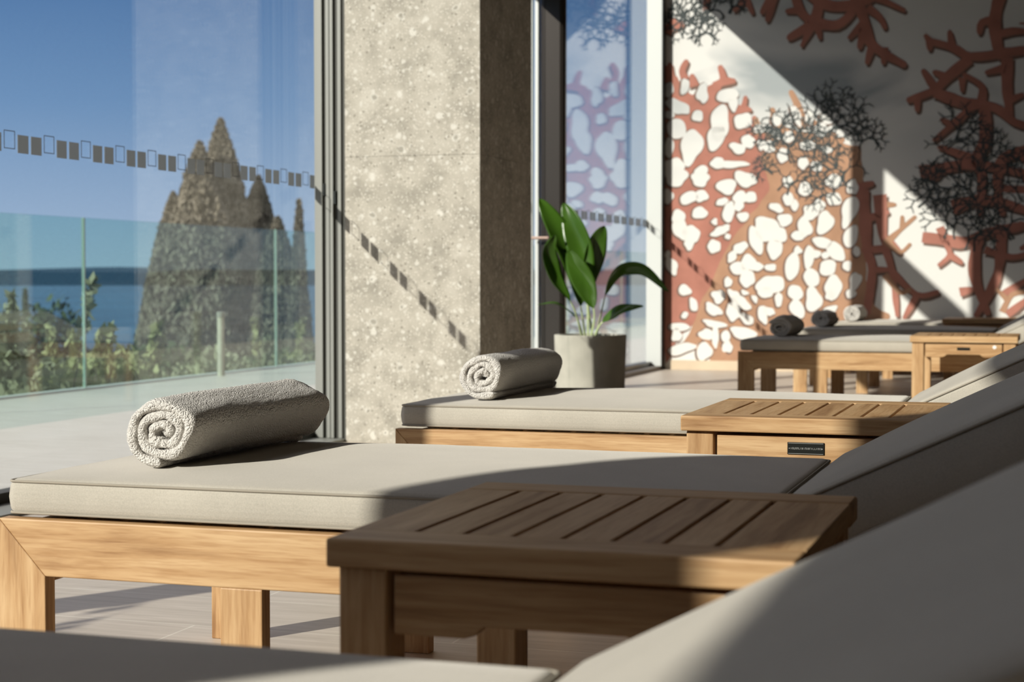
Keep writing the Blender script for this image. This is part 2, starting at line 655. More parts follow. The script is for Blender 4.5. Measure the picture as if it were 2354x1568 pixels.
struct('floor', MB().box(-3.47, 5.0, -6.0, YW, -0.12, 0.0), FLOOR_M)
struct('floor_terrace', MB().box(-6.55, -3.47, -6.0, 32.0, -0.30, -0.004), TERRACE_M)
struct('ceiling', MB().box(-3.42, 5.0, -6.0, YW, H_CEIL, H_CEIL + 0.3), CEIL_M)
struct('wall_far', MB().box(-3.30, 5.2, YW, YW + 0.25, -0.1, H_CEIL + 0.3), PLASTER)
struct('wall_right', MB().box(5.0, 5.2, -6.0, YW, 0.0, H_CEIL + 0.3), WALL_M)
struct('wall_back', MB().box(-3.6, 5.0, -6.2, -6.0, 0.0, H_CEIL + 0.3), WALL_M)
struct('baseboard_far', MB().box(-3.1, 5.0, YW - 0.018, YW - 0.0005, 0.0, 0.078), BASE_M)
struct('trim_1', MB().box(-3.42, -3.2, -6.0, YW, 3.545, 3.6), ALU)


def pillar(name, y0):
    mb = MB()
    for z0, z1 in ((0.0, 1.3195), (1.3205, 2.6395), (2.6405, H_CEIL)):
        mb.box(-3.16, -2.50, y0, y0 + 0.78, z0, z1)
    mb.box(-3.15, -2.51, y0 + 0.01, y0 + 0.77, 0.0, H_CEIL)
    return struct(name, mb, STONE, bevel=0.001)


pillar('wall_pillar', 7.25)
pillar('wall_pillar', 7.25 - 9.1)


# ------------------------------------------------------------------ the glass front
def window(n, y0, y1, stacks, sill, sill_mat, marks=True, px=0.0):
    w = thing('window_%d' % n, 'glass front', None, (XG, y0, 0), kind='structure')
    del w['label']
    ln = y1 - y0
    MB().box(-0.005 + px, 0.005 + px, 0.0, ln, 0.03, 3.55).build('pane', GLASS, w)
    if marks:
        solid, line = MB(), MB()
        k0 = int((y0 - 5.165) / 0.2352) - 1
        for k in range(k0, k0 + 80):
            yc = 5.165 + k * 0.2352
            for q in (1, 2):
                c = yc + q * 0.0784 - y0
                if 0.04 < c < ln - 0.04:
                    solid.box(0.0055, 0.0066, c - 0.0315, c + 0.0315, 1.185, 1.247)
            c = yc - y0
            if 0.04 < c < ln - 0.04:
                t = 0.003
                za, zb = 1.196, 1.258
                line.box(0.0055, 0.0066, c - 0.0315, c + 0.0315, za, za + t)
                line.box(0.0055, 0.0066, c - 0.0315, c + 0.0315, zb - t, zb)
                line.box(0.0055, 0.0066, c - 0.0315, c - 0.0315 + t, za + t, zb - t)
                line.box(0.0055, 0.0066, c + 0.0315 - t, c + 0.0315, za + t, zb - t)
        for q in (solid, line):
            q.v = [(x + px, y, z) for x, y, z in q.v]
        solid.build('safety_marking', MARK, w)
        line.build('safety_marking', MARK_LINE, w)
    MB().box(-0.07, 0.215, 0.0, ln, 0.0, sill).build('sill_track', sill_mat, w)
    MB().box(-0.02 + px, 0.05 + px, 0.0, ln, sill, sill + 0.035).build('bottom_rail', BRONZE if sill_mat is BROWN_SILL else ALU_GAP, w)
    return w


def stile_stack(w, y, gap_mat=None):
    """the vertical edges of the sliding leaves pushed together, seen end on"""
    yy = y - w.location.y
    ox = -XG
    a = MB()
    for x0, x1, d in ((-3.317, -3.307, 0.006), (-3.305, -3.276, 0.0), (-3.257, -3.240, 0.0), (-3.2365, -3.221, 0.0), (-3.199, -3.182, 0.004)):
        a.box(x0 + ox, x1 + ox, yy + d, yy + 0.08, 0.016, 3.55)
    a.build('stile', ALU, w, bevel=0.001)
    g = MB()
    g.box(-3.31 + ox, -3.163 + ox, yy + 0.014, yy + 0.095, 0.016, 3.55)
    g.build('channel', ALU_GAP, w)
    s = MB()
    s.box(-3.272 + ox, -3.260 + ox, yy - 0.006, yy + 0.02, 1.145, 1.20)
    s.box(-3.219 + ox, -3.205 + ox, yy - 0.006, yy + 0.02, 1.105, 1.165)
    s.build('rubber_stop', BLACK, w)


w = window(1, 1.75, 7.9, None, 0.014, ALU)
stile_stack(w, 7.25)
w = window(2, 7.9, 10.9, None, 0.014, BROWN_SILL)
MB().box(0.045, 0.215, 1.56, 1.64, 0.014, 3.55).build('mullion', BRONZE, w, bevel=0.004)
MB().box(-0.02, 0.03, 1.64, 3.0, 2.65, 2.93).build('transom', BRONZE, w)
w = window(3, 10.9, YW, None, 0.030, BROWN_SILL, px=0.08)
rd = MB()
rd.box(0.042, 0.214, 0.0, 0.09, 0.03, 3.55)
rd.build('mullion', BRONZE, w, bevel=0.03)
MB().box(-0.035, -0.010, 0.0, 0.05, 0.03, 3.55).build('stile', ALU_PALE, w, bevel=0.002)
MB().box(0.012, 0.036, -0.004, 0.05, 0.03, 3.55).build('stile', ALU_PALE, w, bevel=0.002)
MB().box(0.086, 0.215, 2.90, 2.998, 0.03, 3.55).build('stile', ALU_PALE, w, bevel=0.002)
MB().box(0.2155, 0.224, 2.90, 2.998, 0.0, 3.55).build('gasket', BLACK, w)
MB().tube([(0.12, -0.005, 1.03), (0.12, -0.055, 1.03), (0.0, -0.06, 1.03)], 0.010, 10).build('door_handle', plain('rosy_brass', (0.42, 0.30, 0.25), 0.3, 0.5), w)
blocker = thing('shade_blocker', 'x', None, (-3.37, 7.68, 0), kind='structure')  # unseen panel added behind the pillar to cast shade on the far loungers
del blocker['label']
MB().box(0.0, 0.04, 0.0, 1.34, 2.02, 3.16).build('shade_panel', BRONZE, blocker, bevel=0.003)
w = window(4, -6.0, 1.75, None, 0.014, ALU)
stile_stack(w, 1.65)

# ------------------------------------------------------------------ painted corals on the far wall
CORAL_GAPS=[(-2.843, 2.291, 0.048, 0.082, 0), (-3.053, 2.188, 0.111, 0.054, 25), (-3.119, 2.121, 0.034, 0.039, 0), (-2.884, 2.105, 0.047, 0.047, 0), (-3.062, 2.004, 0.089, 0.078, 20), (-2.935, 1.854, 0.089, 0.146, 12), (-2.698, 2.04, 0.086, 0.136, 5), (-2.73, 1.922, 0.07, 0.107, 20), (-2.505, 2.053, 0.073, 0.067, -30), (-2.462, 1.884, 0.054, 0.058, 0), (-2.549, 1.831, 0.07, 0.041, 25), (-2.993, 2.351, 0.036, 0.067, 10), (-3.129, 2.328, 0.044, 0.06, 0), (-3.123, 1.849, 0.041, 0.082, 0), (-3.08, 1.682, 0.088, 0.082, 0), (-2.854, 1.646, 0.058, 0.048, 0), (-2.715, 1.712, 0.058, 0.048, 0), (-2.595, 1.7, 0.136, 0.029, 0), (-2.135, 1.912, 0.047, 0.047, 0), (-2.293, 1.839, 0.058, 0.048, 0), (-2.357, 1.858, 0.029, 0.044, 0), (-2.175, 1.764, 0.048, 0.058, 0), (-1.977, 1.84, 0.054, 0.044, 0), (-2.068, 2.085, 0.031, 0.092, -20), (-1.825, 1.801, 0.048, 0.029, 0), (-2.012, 1.697, 0.044, 0.048, 0), (-1.904, 1.668, 0.044, 0.044, 0), (-2.367, 1.985, 0.044, 0.044, 0), (-2.634, 2.266, 0.097, 0.054, -5), (-2.588, 2.201, 0.039, 0.067, -10), (-2.231, 2.054, 0.039, 0.058, 0), (-1.961, 2.064, 0.039, 0.058, 0), (-1.87, 1.963, 0.058, 0.058, 0), (-1.8, 2.059, 0.078, 0.048, 0), (-3.065, 1.608, 0.096, 0.082, 0), (-2.859, 1.584, 0.074, 0.063, 0), (-3.133, 1.443, 0.046, 0.06, 0), (-2.639, 1.518, 0.082, 0.063, 0), (-2.484, 1.577, 0.096, 0.06, 20), (-2.953, 1.43, 0.082, 0.049, -20), (-2.848, 1.444, 0.055, 0.049, 0), (-2.863, 1.303, 0.065, 0.049, 0), (-2.524, 1.429, 0.063, 0.049, 0), (-2.436, 1.428, 0.046, 0.046, 0), (-2.536, 1.362, 0.039, 0.052, 0), (-2.675, 1.393, 0.049, 0.031, -20), (-2.622, 1.302, 0.055, 0.071, 0), (-2.605, 1.353, 0.029, 0.044, 0), (-2.501, 1.268, 0.049, 0.039, 0), (-3.042, 1.271, 0.057, 0.063, 0), (-3.026, 1.172, 0.063, 0.093, -20), (-2.936, 1.129, 0.074, 0.074, 0), (-2.951, 1.041, 0.04, 0.044, 0), (-2.7, 1.148, 0.071, 0.035, -25), (-2.642, 1.179, 0.033, 0.028, 0), (-2.627, 1.106, 0.024, 0.024, 0), (-2.737, 1.229, 0.024, 0.028, 0), (-2.741, 1.025, 0.055, 0.055, 0), (-3.133, 0.959, 0.024, 0.033, 0), (-3.099, 0.865, 0.046, 0.078, -25), (-2.228, 1.338, 0.063, 0.033, 25), (-2.157, 1.238, 0.06, 0.052, 0), (-2.317, 1.206, 0.093, 0.06, 0), (-2.296, 1.145, 0.098, 0.088, 0), (-2.393, 1.074, 0.057, 0.109, -15), (-2.239, 1.001, 0.063, 0.082, 0), (-2.194, 1.113, 0.055, 0.063, 0), (-2.522, 1.013, 0.067, 0.042, -30), (-2.589, 0.941, 0.052, 0.035, -50), (-2.454, 0.888, 0.067, 0.067, 0), (-2.542, 0.844, 0.074, 0.046, 0), (-2.392, 0.857, 0.057, 0.039, 0), (-2.464, 0.761, 0.063, 0.074, 0), (-2.272, 0.85, 0.049, 0.029, 0), (-2.05, 0.988, 0.033, 0.033, 0), (-2.623, 0.73, 0.033, 0.042, 0), (-1.996, 1.178, 0.057, 0.086, -10), (-2.051, 1.107, 0.049, 0.042, -20), (-1.832, 1.212, 0.065, 0.096, 15), (-1.993, 1.487, 0.055, 0.057, 0), (-2.135, 1.55, 0.039, 0.046, 0), (-2.129, 1.408, 0.049, 0.049, -20), (-2.078, 1.356, 0.033, 0.044, 0), (-1.761, 1.403, 0.057, 0.057, 0), (-1.951, 1.294, 0.06, 0.063, 0), (-1.881, 1.354, 0.049, 0.049, 0), (-2.095, 0.858, 0.055, 0.118, 0), (-1.959, 0.934, 0.042, 0.096, 5), (-1.903, 0.959, 0.039, 0.033, 0), (-1.828, 0.947, 0.03, 0.03, 0), (-1.854, 1.052, 0.078, 0.044, 15), (-1.743, 0.978, 0.06, 0.09, -40), (-1.652, 0.862, 0.035, 0.042, 0), (-1.807, 0.847, 0.074, 0.06, 10), (-1.937, 0.766, 0.067, 0.071, 10), (-2.273, 0.705, 0.107, 0.086, -10), (-2.314, 0.643, 0.06, 0.044, 0), (-1.761, 0.69, 0.071, 0.093, 10), (-1.785, 0.624, 0.039, 0.044, 0), (-2.068, 0.644, 0.06, 0.065, 0), (-2.204, 0.587, 0.031, 0.06, 0), (-2.987, 0.662, 0.055, 0.044, 20), (-2.912, 0.543, 0.033, 0.06, -15), (-2.986, 0.454, 0.028, 0.028, 0), (-2.702, 0.611, 0.055, 0.055, 0), (-2.744, 0.503, 0.076, 0.044, 30), (-2.567, 0.607, 0.039, 0.076, -35), (-2.51, 0.56, 0.088, 0.044, 35), (-2.577, 0.488, 0.06, 0.078, 0), (-2.467, 0.427, 0.067, 0.039, 35), (-2.484, 0.643, 0.033, 0.019, 20), (-2.401, 0.592, 0.021, 0.035, -30), (-2.333, 0.464, 0.039, 0.078, -10), (-2.282, 0.49, 0.049, 0.033, 20), (-2.052, 0.512, 0.055, 0.082, -30), (-1.921, 0.588, 0.065, 0.101, -5), (-1.635, 1.305, 0.06, 0.128, 18), (-1.624, 1.099, 0.055, 0.093, 18), (-1.578, 0.978, 0.026, 0.046, 0), (-1.586, 0.736, 0.044, 0.076, 15), (-1.62, 0.635, 0.042, 0.035, 0), (-1.762, 1.544, 0.065, 0.057, 0), (-1.612, 1.496, 0.046, 0.06, 0), (-3.033, 0.355, 0.093, 0.033, 0), (-3.054, 0.287, 0.042, 0.055, 0), (-2.733, 0.383, 0.101, 0.029, 10), (-2.806, 0.295, 0.06, 0.046, 0), (-2.727, 0.28, 0.029, 0.096, 0), (-2.641, 0.281, 0.044, 0.042, 0), (-2.627, 0.193, 0.044, 0.049, 0), (-2.493, 0.308, 0.109, 0.052, 12), (-3.011, 0.173, 0.12, 0.044, -15), (-2.821, 0.154, 0.065, 0.076, 20), (-1.785, 0.503, 0.06, 0.035, -20)]
CORAL_STROKES=[(0.085, [(-2.988, 2.406), (-3.017, 2.48), (-2.984, 2.552)]), (0.085, [(-3.101, 2.373), (-3.12, 2.475), (-3.12, 2.53)]), (0.085, [(-2.913, 2.348), (-2.932, 2.431)]), (0.085, [(-2.746, 2.342), (-2.672, 2.394), (-2.696, 2.495)]), (0.085, [(-2.672, 2.385), (-2.589, 2.382)]), (0.085, [(-3.149, 2.797), (-3.093, 2.905)]), (0.085, [(-3.121, 2.851), (-3.027, 2.865)]), (0.06, [(-2.634, 2.138), (-2.634, 2.229)]), (0.06, [(-2.56, 2.127), (-2.505, 2.171), (-2.487, 2.243)]), (0.06, [(-2.505, 2.162), (-2.45, 2.142)]), (0.06, [(-2.422, 1.951), (-2.413, 2.077)]), (0.1, [(-1.628, 3.115), (-1.588, 2.994), (-1.527, 2.812), (-1.466, 2.63), (-1.22, 2.465)]), (0.1, [(-1.907, 3.13), (-1.896, 2.969), (-1.945, 2.831), (-2.126, 2.718)]), (0.1, [(-2.109, 3.141), (-2.047, 2.936), (-1.945, 2.831)]), (0.1, [(-2.048, 3.138), (-1.826, 2.966), (-1.548, 2.972), (-1.313, 3.099)]), (0.1, [(-1.945, 2.831), (-1.745, 2.802), (-1.626, 2.896)]), (0.1, [(-0.47, 3.054), (-0.524, 2.785), (-0.503, 2.589), (-0.503, 2.521), (-0.711, 2.51), (-0.845, 2.584), (-1.018, 2.64)]), (0.1, [(-0.503, 2.521), (-0.278, 2.541)]), (0.1, [(-0.71, 2.49), (-0.881, 2.35), (-0.976, 2.255), (-1.169, 2.182)]), (0.1, [(-0.976, 2.235), (-0.764, 2.149), (-0.517, 2.102), (-0.365, 1.981), (-0.234, 1.938)]), (0.1, [(-0.427, 2.489), (-0.425, 2.255), (-0.404, 2.04)]), (0.1, [(-0.593, 2.105), (-0.59, 1.85), (-0.646, 1.695), (-0.606, 1.537), (-0.623, 1.282)]), (0.1, [(-1.087, 1.605), (-0.875, 1.64), (-0.645, 1.655), (-0.23, 1.569)]), (0.1, [(-0.232, 1.763), (-0.456, 1.69), (-0.492, 1.456), (-0.452, 1.28)]), (0.1, [(-0.833, 1.324), (-0.586, 1.379), (-0.227, 1.277)]), (0.1, [(-1.063, 1.088), (-0.889, 1.067), (-0.735, 1.046), (-0.545, 1.124), (-0.226, 1.179)]), (0.1, [(-0.64, 1.065), (-0.656, 0.789), (-0.558, 0.494)]), (0.1, [(-0.451, 1.182), (-0.485, 0.789), (-0.634, 0.474)]), (0.1, [(-1.537, 1.473), (-1.515, 1.272), (-1.493, 0.991), (-1.453, 0.83), (-1.49, 0.488)]), (0.1, [(-1.398, 1.431), (-1.376, 1.131), (-1.355, 1.01), (-1.513, 0.991)]), (0.068, [(-1.466, 2.63), (-1.505, 2.492)]), (0.068, [(-1.368, 2.606), (-1.377, 2.487)]), (0.068, [(-1.527, 2.812), (-1.645, 2.697)]), (0.068, [(-1.527, 2.812), (-1.565, 2.614)]), (0.068, [(-1.945, 2.811), (-2.025, 2.653)]), (0.068, [(-1.905, 2.809), (-1.884, 2.708)]), (0.068, [(-2.047, 2.936), (-2.148, 2.931)]), (0.068, [(-1.508, 2.93), (-1.409, 2.846), (-1.369, 2.765)]), (0.068, [(-1.43, 3.006), (-1.224, 2.896)]), (0.068, [(-2.23, 3.107), (-2.31, 2.868)]), (0.068, [(-2.291, 3.049), (-2.352, 2.931)]), (0.068, [(-2.517, 3.122), (-2.434, 2.935)]), (0.068, [(-2.506, 3.04), (-2.578, 2.962)]), (0.068, [(-2.807, 3.116), (-2.827, 2.974)]), (0.068, [(-1.018, 2.64), (-1.048, 2.681)]), (0.068, [(-0.845, 2.584), (-0.865, 2.703)]), (0.068, [(-1.018, 2.631), (-1.018, 2.581)]), (0.068, [(-0.505, 2.784), (-0.618, 2.77), (-0.637, 2.692)]), (0.068, [(-0.504, 2.667), (-0.392, 2.691), (-0.279, 2.686)]), (0.068, [(-0.977, 2.274), (-1.065, 2.406)]), (0.068, [(-0.881, 2.35), (-0.978, 2.393)]), (0.068, [(-1.111, 2.18), (-1.11, 2.101)]), (0.068, [(-0.766, 2.346), (-0.765, 2.247)]), (0.068, [(-0.631, 2.106), (-0.613, 2.262), (-0.747, 2.364)]), (0.068, [(-0.426, 2.411), (-0.577, 2.378)]), (0.068, [(-0.405, 2.157), (-0.311, 2.193)]), (0.068, [(-0.688, 2.108), (-0.839, 1.975), (-0.973, 1.86)]), (0.068, [(-0.839, 1.975), (-0.916, 2.016)]), (0.068, [(-0.646, 1.695), (-0.876, 1.778), (-0.934, 1.8)]), (0.068, [(-0.875, 1.64), (-0.989, 1.544)]), (0.068, [(-0.928, 1.166), (-0.889, 1.067), (-0.849, 0.948), (-0.925, 0.869)]), (0.068, [(-0.849, 0.948), (-0.762, 0.888)]), (0.068, [(-0.582, 0.986), (-0.373, 0.926), (-0.224, 0.965)]), (0.068, [(-1.576, 1.494), (-1.458, 1.522)]), (0.068, [(-1.515, 1.232), (-1.338, 1.29)]), (0.068, [(-1.336, 1.07), (-1.237, 0.97)]), (0.068, [(-1.355, 1.01), (-1.295, 0.81), (-1.253, 0.469)]), (0.068, [(-1.295, 0.81), (-1.098, 0.63), (-0.943, 0.65)]), (0.068, [(-1.453, 0.83), (-1.324, 0.83)]), (0.068, [(-1.098, 0.63), (-1.194, 0.45)]), (0.068, [(-0.769, 0.651), (-0.674, 0.671)]), (0.068, [(-0.446, 0.632), (-0.259, 0.75)]), (0.068, [(-0.406, 0.475), (-0.257, 0.593)])]
ORANGE_STROKES=[(0.075, [(-2.041, 2.069), (-2.062, 2.17), (-2.113, 2.273)]), (0.075, [(-2.02, 1.967), (-2.001, 2.047), (-1.88, 2.003)]), (0.075, [(-2.367, 1.935), (-2.398, 2.059)]), (0.075, [(-2.101, 1.929), (-2.224, 2.013), (-2.265, 2.136)]), (0.075, [(-1.818, 1.8), (-1.699, 1.878)]), (0.075, [(-1.737, 1.617), (-1.588, 1.715)]), (0.055, [(-1.336, 1.05), (-1.297, 1.09), (-1.122, 1.248)]), (0.055, [(-1.219, 1.169), (-1.22, 1.249)]), (0.055, [(-1.338, 1.35), (-1.28, 1.349)]), (0.055, [(-1.356, 1.07), (-1.237, 0.97), (-1.16, 1.029)]), (0.055, [(-1.354, 0.79), (-1.235, 0.65), (-1.157, 0.67)]), (0.055, [(-0.444, 0.494), (-0.37, 0.632), (-0.258, 0.652)]), (0.055, [(-0.407, 0.593), (-0.484, 0.671)]), (0.055, [(-2.731, 0.17), (-2.837, 0.272), (-2.942, 0.188)]), (0.055, [(-2.647, 0.109), (-2.732, 0.232)]), (0.055, [(-2.836, 0.147), (-2.9, 0.209)])]
LACE=[(-2.231, 2.056, 0.2), (-2.177, 1.86, 0.22), (-2.001, 1.961, 0.22), (-1.808, 2.026, 0.26), (-1.652, 2.057, 0.27), (-1.513, 1.948, 0.2), (-1.757, 2.2, 0.18), (-1.894, 1.783, 0.24), (-1.684, 1.708, 0.22), (-2.32, 1.934, 0.15), (-2.104, 1.611, 0.22), (-1.822, 1.5, 0.2), (-2.939, 2.954, 0.24), (-3.085, 2.89, 0.2), (-2.829, 2.842, 0.18), (-2.757, 3.035, 0.2), (-2.576, 3.043, 0.15), (-0.868, 1.828, 0.28), (-0.702, 1.926, 0.28), (-0.765, 1.585, 0.3), (-0.931, 1.451, 0.26), (-0.535, 1.786, 0.26), (-0.402, 1.578, 0.28), (-0.597, 1.411, 0.28), (-0.829, 1.277, 0.26), (-0.661, 1.172, 0.25), (-0.464, 1.239, 0.25), (-1.033, 1.521, 0.18), (-2.354, 1.686, 0.15), (-3.012, 2.994, 0.2)]
RED_SHEET=[(-3.172, 2.389), (-3.12, 2.366), (-3.065, 2.44), (-3.017, 2.362), (-2.936, 2.291), (-2.845, 2.324), (-2.718, 2.366), (-2.645, 2.246), (-2.536, 2.189), (-2.446, 2.097), (-2.374, 2.007), (-2.312, 1.898), (-2.354, 1.757), (-2.318, 1.615), (-2.282, 1.507), (-2.37, 1.366), (-2.452, 1.26), (-2.567, 1.119), (-2.675, 0.94), (-2.747, 0.76), (-2.848, 0.543), (-2.921, 0.38), (-3.039, 0.27), (-3.165, 0.196)]
ORANGE_SHEET=[(-3.039, 0.179), (-2.921, 0.38), (-2.894, 0.905), (-2.749, 1.336), (-2.533, 1.619), (-2.445, 2.009), (-2.374, 2.007), (-2.284, 1.933), (-2.177, 1.888), (-2.1, 1.964), (-2.043, 1.962), (-1.966, 1.96), (-1.877, 1.895), (-1.756, 1.955), (-1.685, 1.848), (-1.564, 1.827), (-1.528, 1.67), (-1.51, 1.53), (-1.526, 1.32), (-1.472, 1.04), (-1.504, 0.76), (-1.434, 0.55), (-1.364, 0.393), (-2.671, 0.057), (-2.744, 0.183), (-2.891, 0.217)]
LEAVES=[([(-0.032, 0.0, 0.423), (-0.049, -0.005, 0.56), (-0.099, -0.01, 0.81), (-0.197, -0.015, 1.035), (-0.301, -0.02, 1.216)], 0.155, 25), ([(-0.005, -0.03, 0.424), (-0.015, -0.015, 0.635), (-0.045, 0.0, 0.86), (-0.107, 0.015, 1.06), (-0.169, 0.03, 1.192)], 0.14, -15), ([(-0.033, -0.06, 0.425), (-0.082, -0.07, 0.599), (-0.188, -0.08, 0.76), (-0.222, -0.09, 0.897), (-0.182, -0.1, 1.008)], 0.105, 30), ([(0.016, -0.05, 0.425), (0.041, -0.068, 0.562), (-0.001, -0.085, 0.711), (-0.055, -0.103, 0.834), (-0.094, -0.12, 0.921)], 0.125, -20), ([(0.004, 0.03, 0.422), (-0.024, 0.035, 0.635), (-0.017, 0.04, 0.81), (0.025, 0.045, 0.96), (0.07, 0.05, 1.06)], 0.125, 20), ([(0.033, 0.0, 0.423), (0.072, -0.012, 0.586), (0.116, -0.024, 0.735), (0.195, -0.036, 0.822), (0.325, -0.048, 0.814), (0.468, -0.06, 0.687)], 0.1, 50), ([(0.034, -0.04, 0.425), (0.073, -0.055, 0.5), (0.154, -0.07, 0.558), (0.234, -0.085, 0.588), (0.333, -0.1, 0.604)], 0.065, -35), ([(-0.031, -0.05, 0.424), (-0.058, -0.062, 0.524), (-0.127, -0.075, 0.591), (-0.201, -0.088, 0.621), (-0.281, -0.1, 0.61)], 0.022, 60)]


mural = thing('coral_mural', 'wall painting of branching red and orange corals with charcoal lace, on the far wall', 'mural', (0, YW, 0))


def flat(name, polys, off, mat, parent, dx=0.0, dz=0.0):
    vs, fs = [], []
    for p in polys:
        n = len(vs)
        k = len(vs) * 6e-8
        vs += [(x + dx, -off - k, z + dz) for x, z in p]
        tri = tessellate_polygon([[Vector((x, z, 0)) for x, z in p]])
        fs += [tuple(n + i for i in t) for t in tri]
    o = link_mesh(name, vs, fs, mat, parent)
    return o


def smooth_poly(p, sub=4, amp=0.02):
    out = []
    n = len(p)
    for i in range(n):
        p0, p1, p2, p3 = p[i - 1], p[i], p[(i + 1) % n], p[(i + 2) % n]
        for k in range(sub):
            t = k / sub
            q = []
            for a in (0, 1):
                q.append(0.5 * (2 * p1[a] + (p2[a] - p0[a]) * t + (2 * p0[a] - 5 * p1[a] + 4 * p2[a] - p3[a]) * t * t + (-p0[a] + 3 * p1[a] - 3 * p2[a] + p3[a]) * t ** 3))
            nz = noise.noise(Vector((q[0] * 9, q[1] * 9, 3)))
            out.append((q[0] + nz * amp, q[1] + noise.noise(Vector((q[0] * 9, q[1] * 9, 8))) * amp))
    return out


def stroke_poly(pts, w, tip=0.55):
    """a branch: wobbling band with a rounded tip"""
    n = len(pts)
    fine = []
    for i in range(n - 1):
        p0 = pts[max(0, i - 1)]
        p1, p2 = pts[i], pts[i + 1]
        p3 = pts[min(n - 1, i + 2)]
        m = max(3, int(math.dist(p1, p2) / 0.035))
        for k in range(m):
            t = k / m
            fine.append([0.5 * (2 * p1[a] + (p2[a] - p0[a]) * t + (2 * p0[a] - 5 * p1[a] + 4 * p2[a] - p3[a]) * t * t + (-p0[a] + 3 * p1[a] - 3 * p2[a] + p3[a]) * t ** 3) for a in (0, 1)])
    fine.append(list(pts[-1]))
    m = len(fine)
    lft, rgt = [], []
    for i, p in enumerate(fine):
        a, b = fine[max(0, i - 1)], fine[min(m - 1, i + 1)]
        dx, dz = b[0] - a[0], b[1] - a[1]
        l = math.hypot(dx, dz) or 1e-6
        t = i / (m - 1)
        ww = w / 2 * (1 - (1 - tip) * t) * (1 + 0.35 * noise.noise(Vector((p[0] * 7, p[1] * 7, w * 40))))
        lft.append((p[0] - dz / l * ww, p[1] + dx / l * ww))
        rgt.append((p[0] + dz / l * ww, p[1] - dx / l * ww))
    a, b = fine[-2], fine[-1]
    dx, dz = b[0] - a[0], b[1] - a[1]
    l = math.hypot(dx, dz) or 1e-6
    an = math.atan2(dz, dx)
    r = w / 2 * tip
    cap = [(b[0] + r * math.cos(an + q), b[1] + r * math.sin(an + q)) for q in (1.2, 0.6, 0, -0.6, -1.2)]
    return lft, cap, rgt


def strokes(name, data, off, mat, parent, dx=0.0, dz=0.0, grow=0.0):
    vs, fs = [], []
    step = 3e-8
    for w, pts in data:
        lf, cap, rg = stroke_poly(pts, w + grow)
        n = len(vs)
        m = len(lf)
        kk = len(vs) * (step if len(data) < 300 else 8e-9)
        vs += [(x + dx, -off - kk - 3e-6 * (q % m), z + dz) for q, (x, z) in enumerate(lf + rg + cap)]
        for i in range(m - 1):
            fs.append((n + i, n + i + 1, n + m + i + 1, n + m + i))
        c = n + 2 * m
        ring = [n + m - 1] + [c + k for k in range(5)] + [n + 2 * m - 1]
        vs.append(((lf[-1][0] + rg[-1][0]) / 2 + dx, -off - kk, (lf[-1][1] + rg[-1][1]) / 2 + dz))
        ctr = len(vs) - 1
        fs += [(ctr, ring[q + 1], ring[q]) for q in range(6)]
    return link_mesh(name, vs, fs, mat, parent)


def blob(cx, cz, a, b, rot, seed, grow=0.0):
    rr = random.Random(seed)
    l1, l2, ph1, ph2 = rr.uniform(0.04, 0.16), rr.uniform(0.02, 0.09), rr.uniform(0, 6.28), rr.uniform(0, 6.28)
    k1, k2 = rr.choice((2, 3, 3)), rr.choice((4, 5))
    if max(a, b) > 0.16:
        l1 *= 1.6
    out = []
    c, s = math.cos(math.radians(-rot)), math.sin(math.radians(-rot))
    for i in range(28):
        t = 2 * math.pi * i / 28
        r = 1 + l1 * math.cos(k1 * t + ph1) + l2 * math.cos(k2 * t + ph2)
        x, z = (a * r + grow) * math.cos(t), (b * r + grow) * math.sin(t)
        out.append((cx + x * c - z * s, cz + x * s + z * c))
    return out


GAP_A, GAP_B = CORAL_GAPS[:34], CORAL_GAPS[34:]
# far more coral continues to the right, beyond the edge of the picture
rr = random.Random(11)
extra = []
for x0, z0, an in ((0.25, 0.1, 1.4), (0.9, 0.1, 1.7), (1.7, 0.1, 1.5), (2.6, 0.1, 1.6), (3.6, 0.1, 1.5), (4.4, 0.1, 1.7)):
    def grow(x, z, an, w, l):
        if l < 0.12 or x > 4.85 or z > 3.4 or x < -0.2:
            return
        x2, z2 = x + math.cos(an) * l, z + math.sin(an) * l
        extra.append((w, [(x, z), ((x + x2) / 2 + rr.uniform(-.04, .04), (z + z2) / 2), (x2, z2)]))
        for d in (rr.uniform(0.3, 0.7), -rr.uniform(0.3, 0.7)):
            grow(x2, z2, an + d, w * 0.82, l * rr.uniform(0.72, 0.92))
    grow(x0, z0, an, 0.16, 0.62)

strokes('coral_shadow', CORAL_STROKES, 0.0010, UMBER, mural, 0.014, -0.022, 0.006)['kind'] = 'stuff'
strokes('red_coral', CORAL_STROKES + extra, 0.0030, RED, mural)
flat('red_coral', [smooth_poly(RED_SHEET)], 0.0026, RED, mural)
flat('orange_coral', [smooth_poly(ORANGE_SHEET, amp=0.035)], 0.0022, ORANGE, mural)
for q, s_ in enumerate(ORANGE_STROKES):
    strokes('coral_branch', [s_], 0.0036 + q * 1e-5, ORANGE, mural)
rims, gaps = [], []
for i, (cx, cz, a, b, rot) in enumerate(CORAL_GAPS):
    rims.append(blob(cx - 0.008, cz - 0.006, a, b, rot, i, 0.010))
    gaps.append(blob(cx, cz, a, b, rot, i))
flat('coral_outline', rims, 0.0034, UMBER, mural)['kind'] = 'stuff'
flat('coral_gap', gaps, 0.0042, PLASTER, mural)['kind'] = 'stuff'
# fine lace coral in charcoal ink
lace = []
rr = random.Random(5)


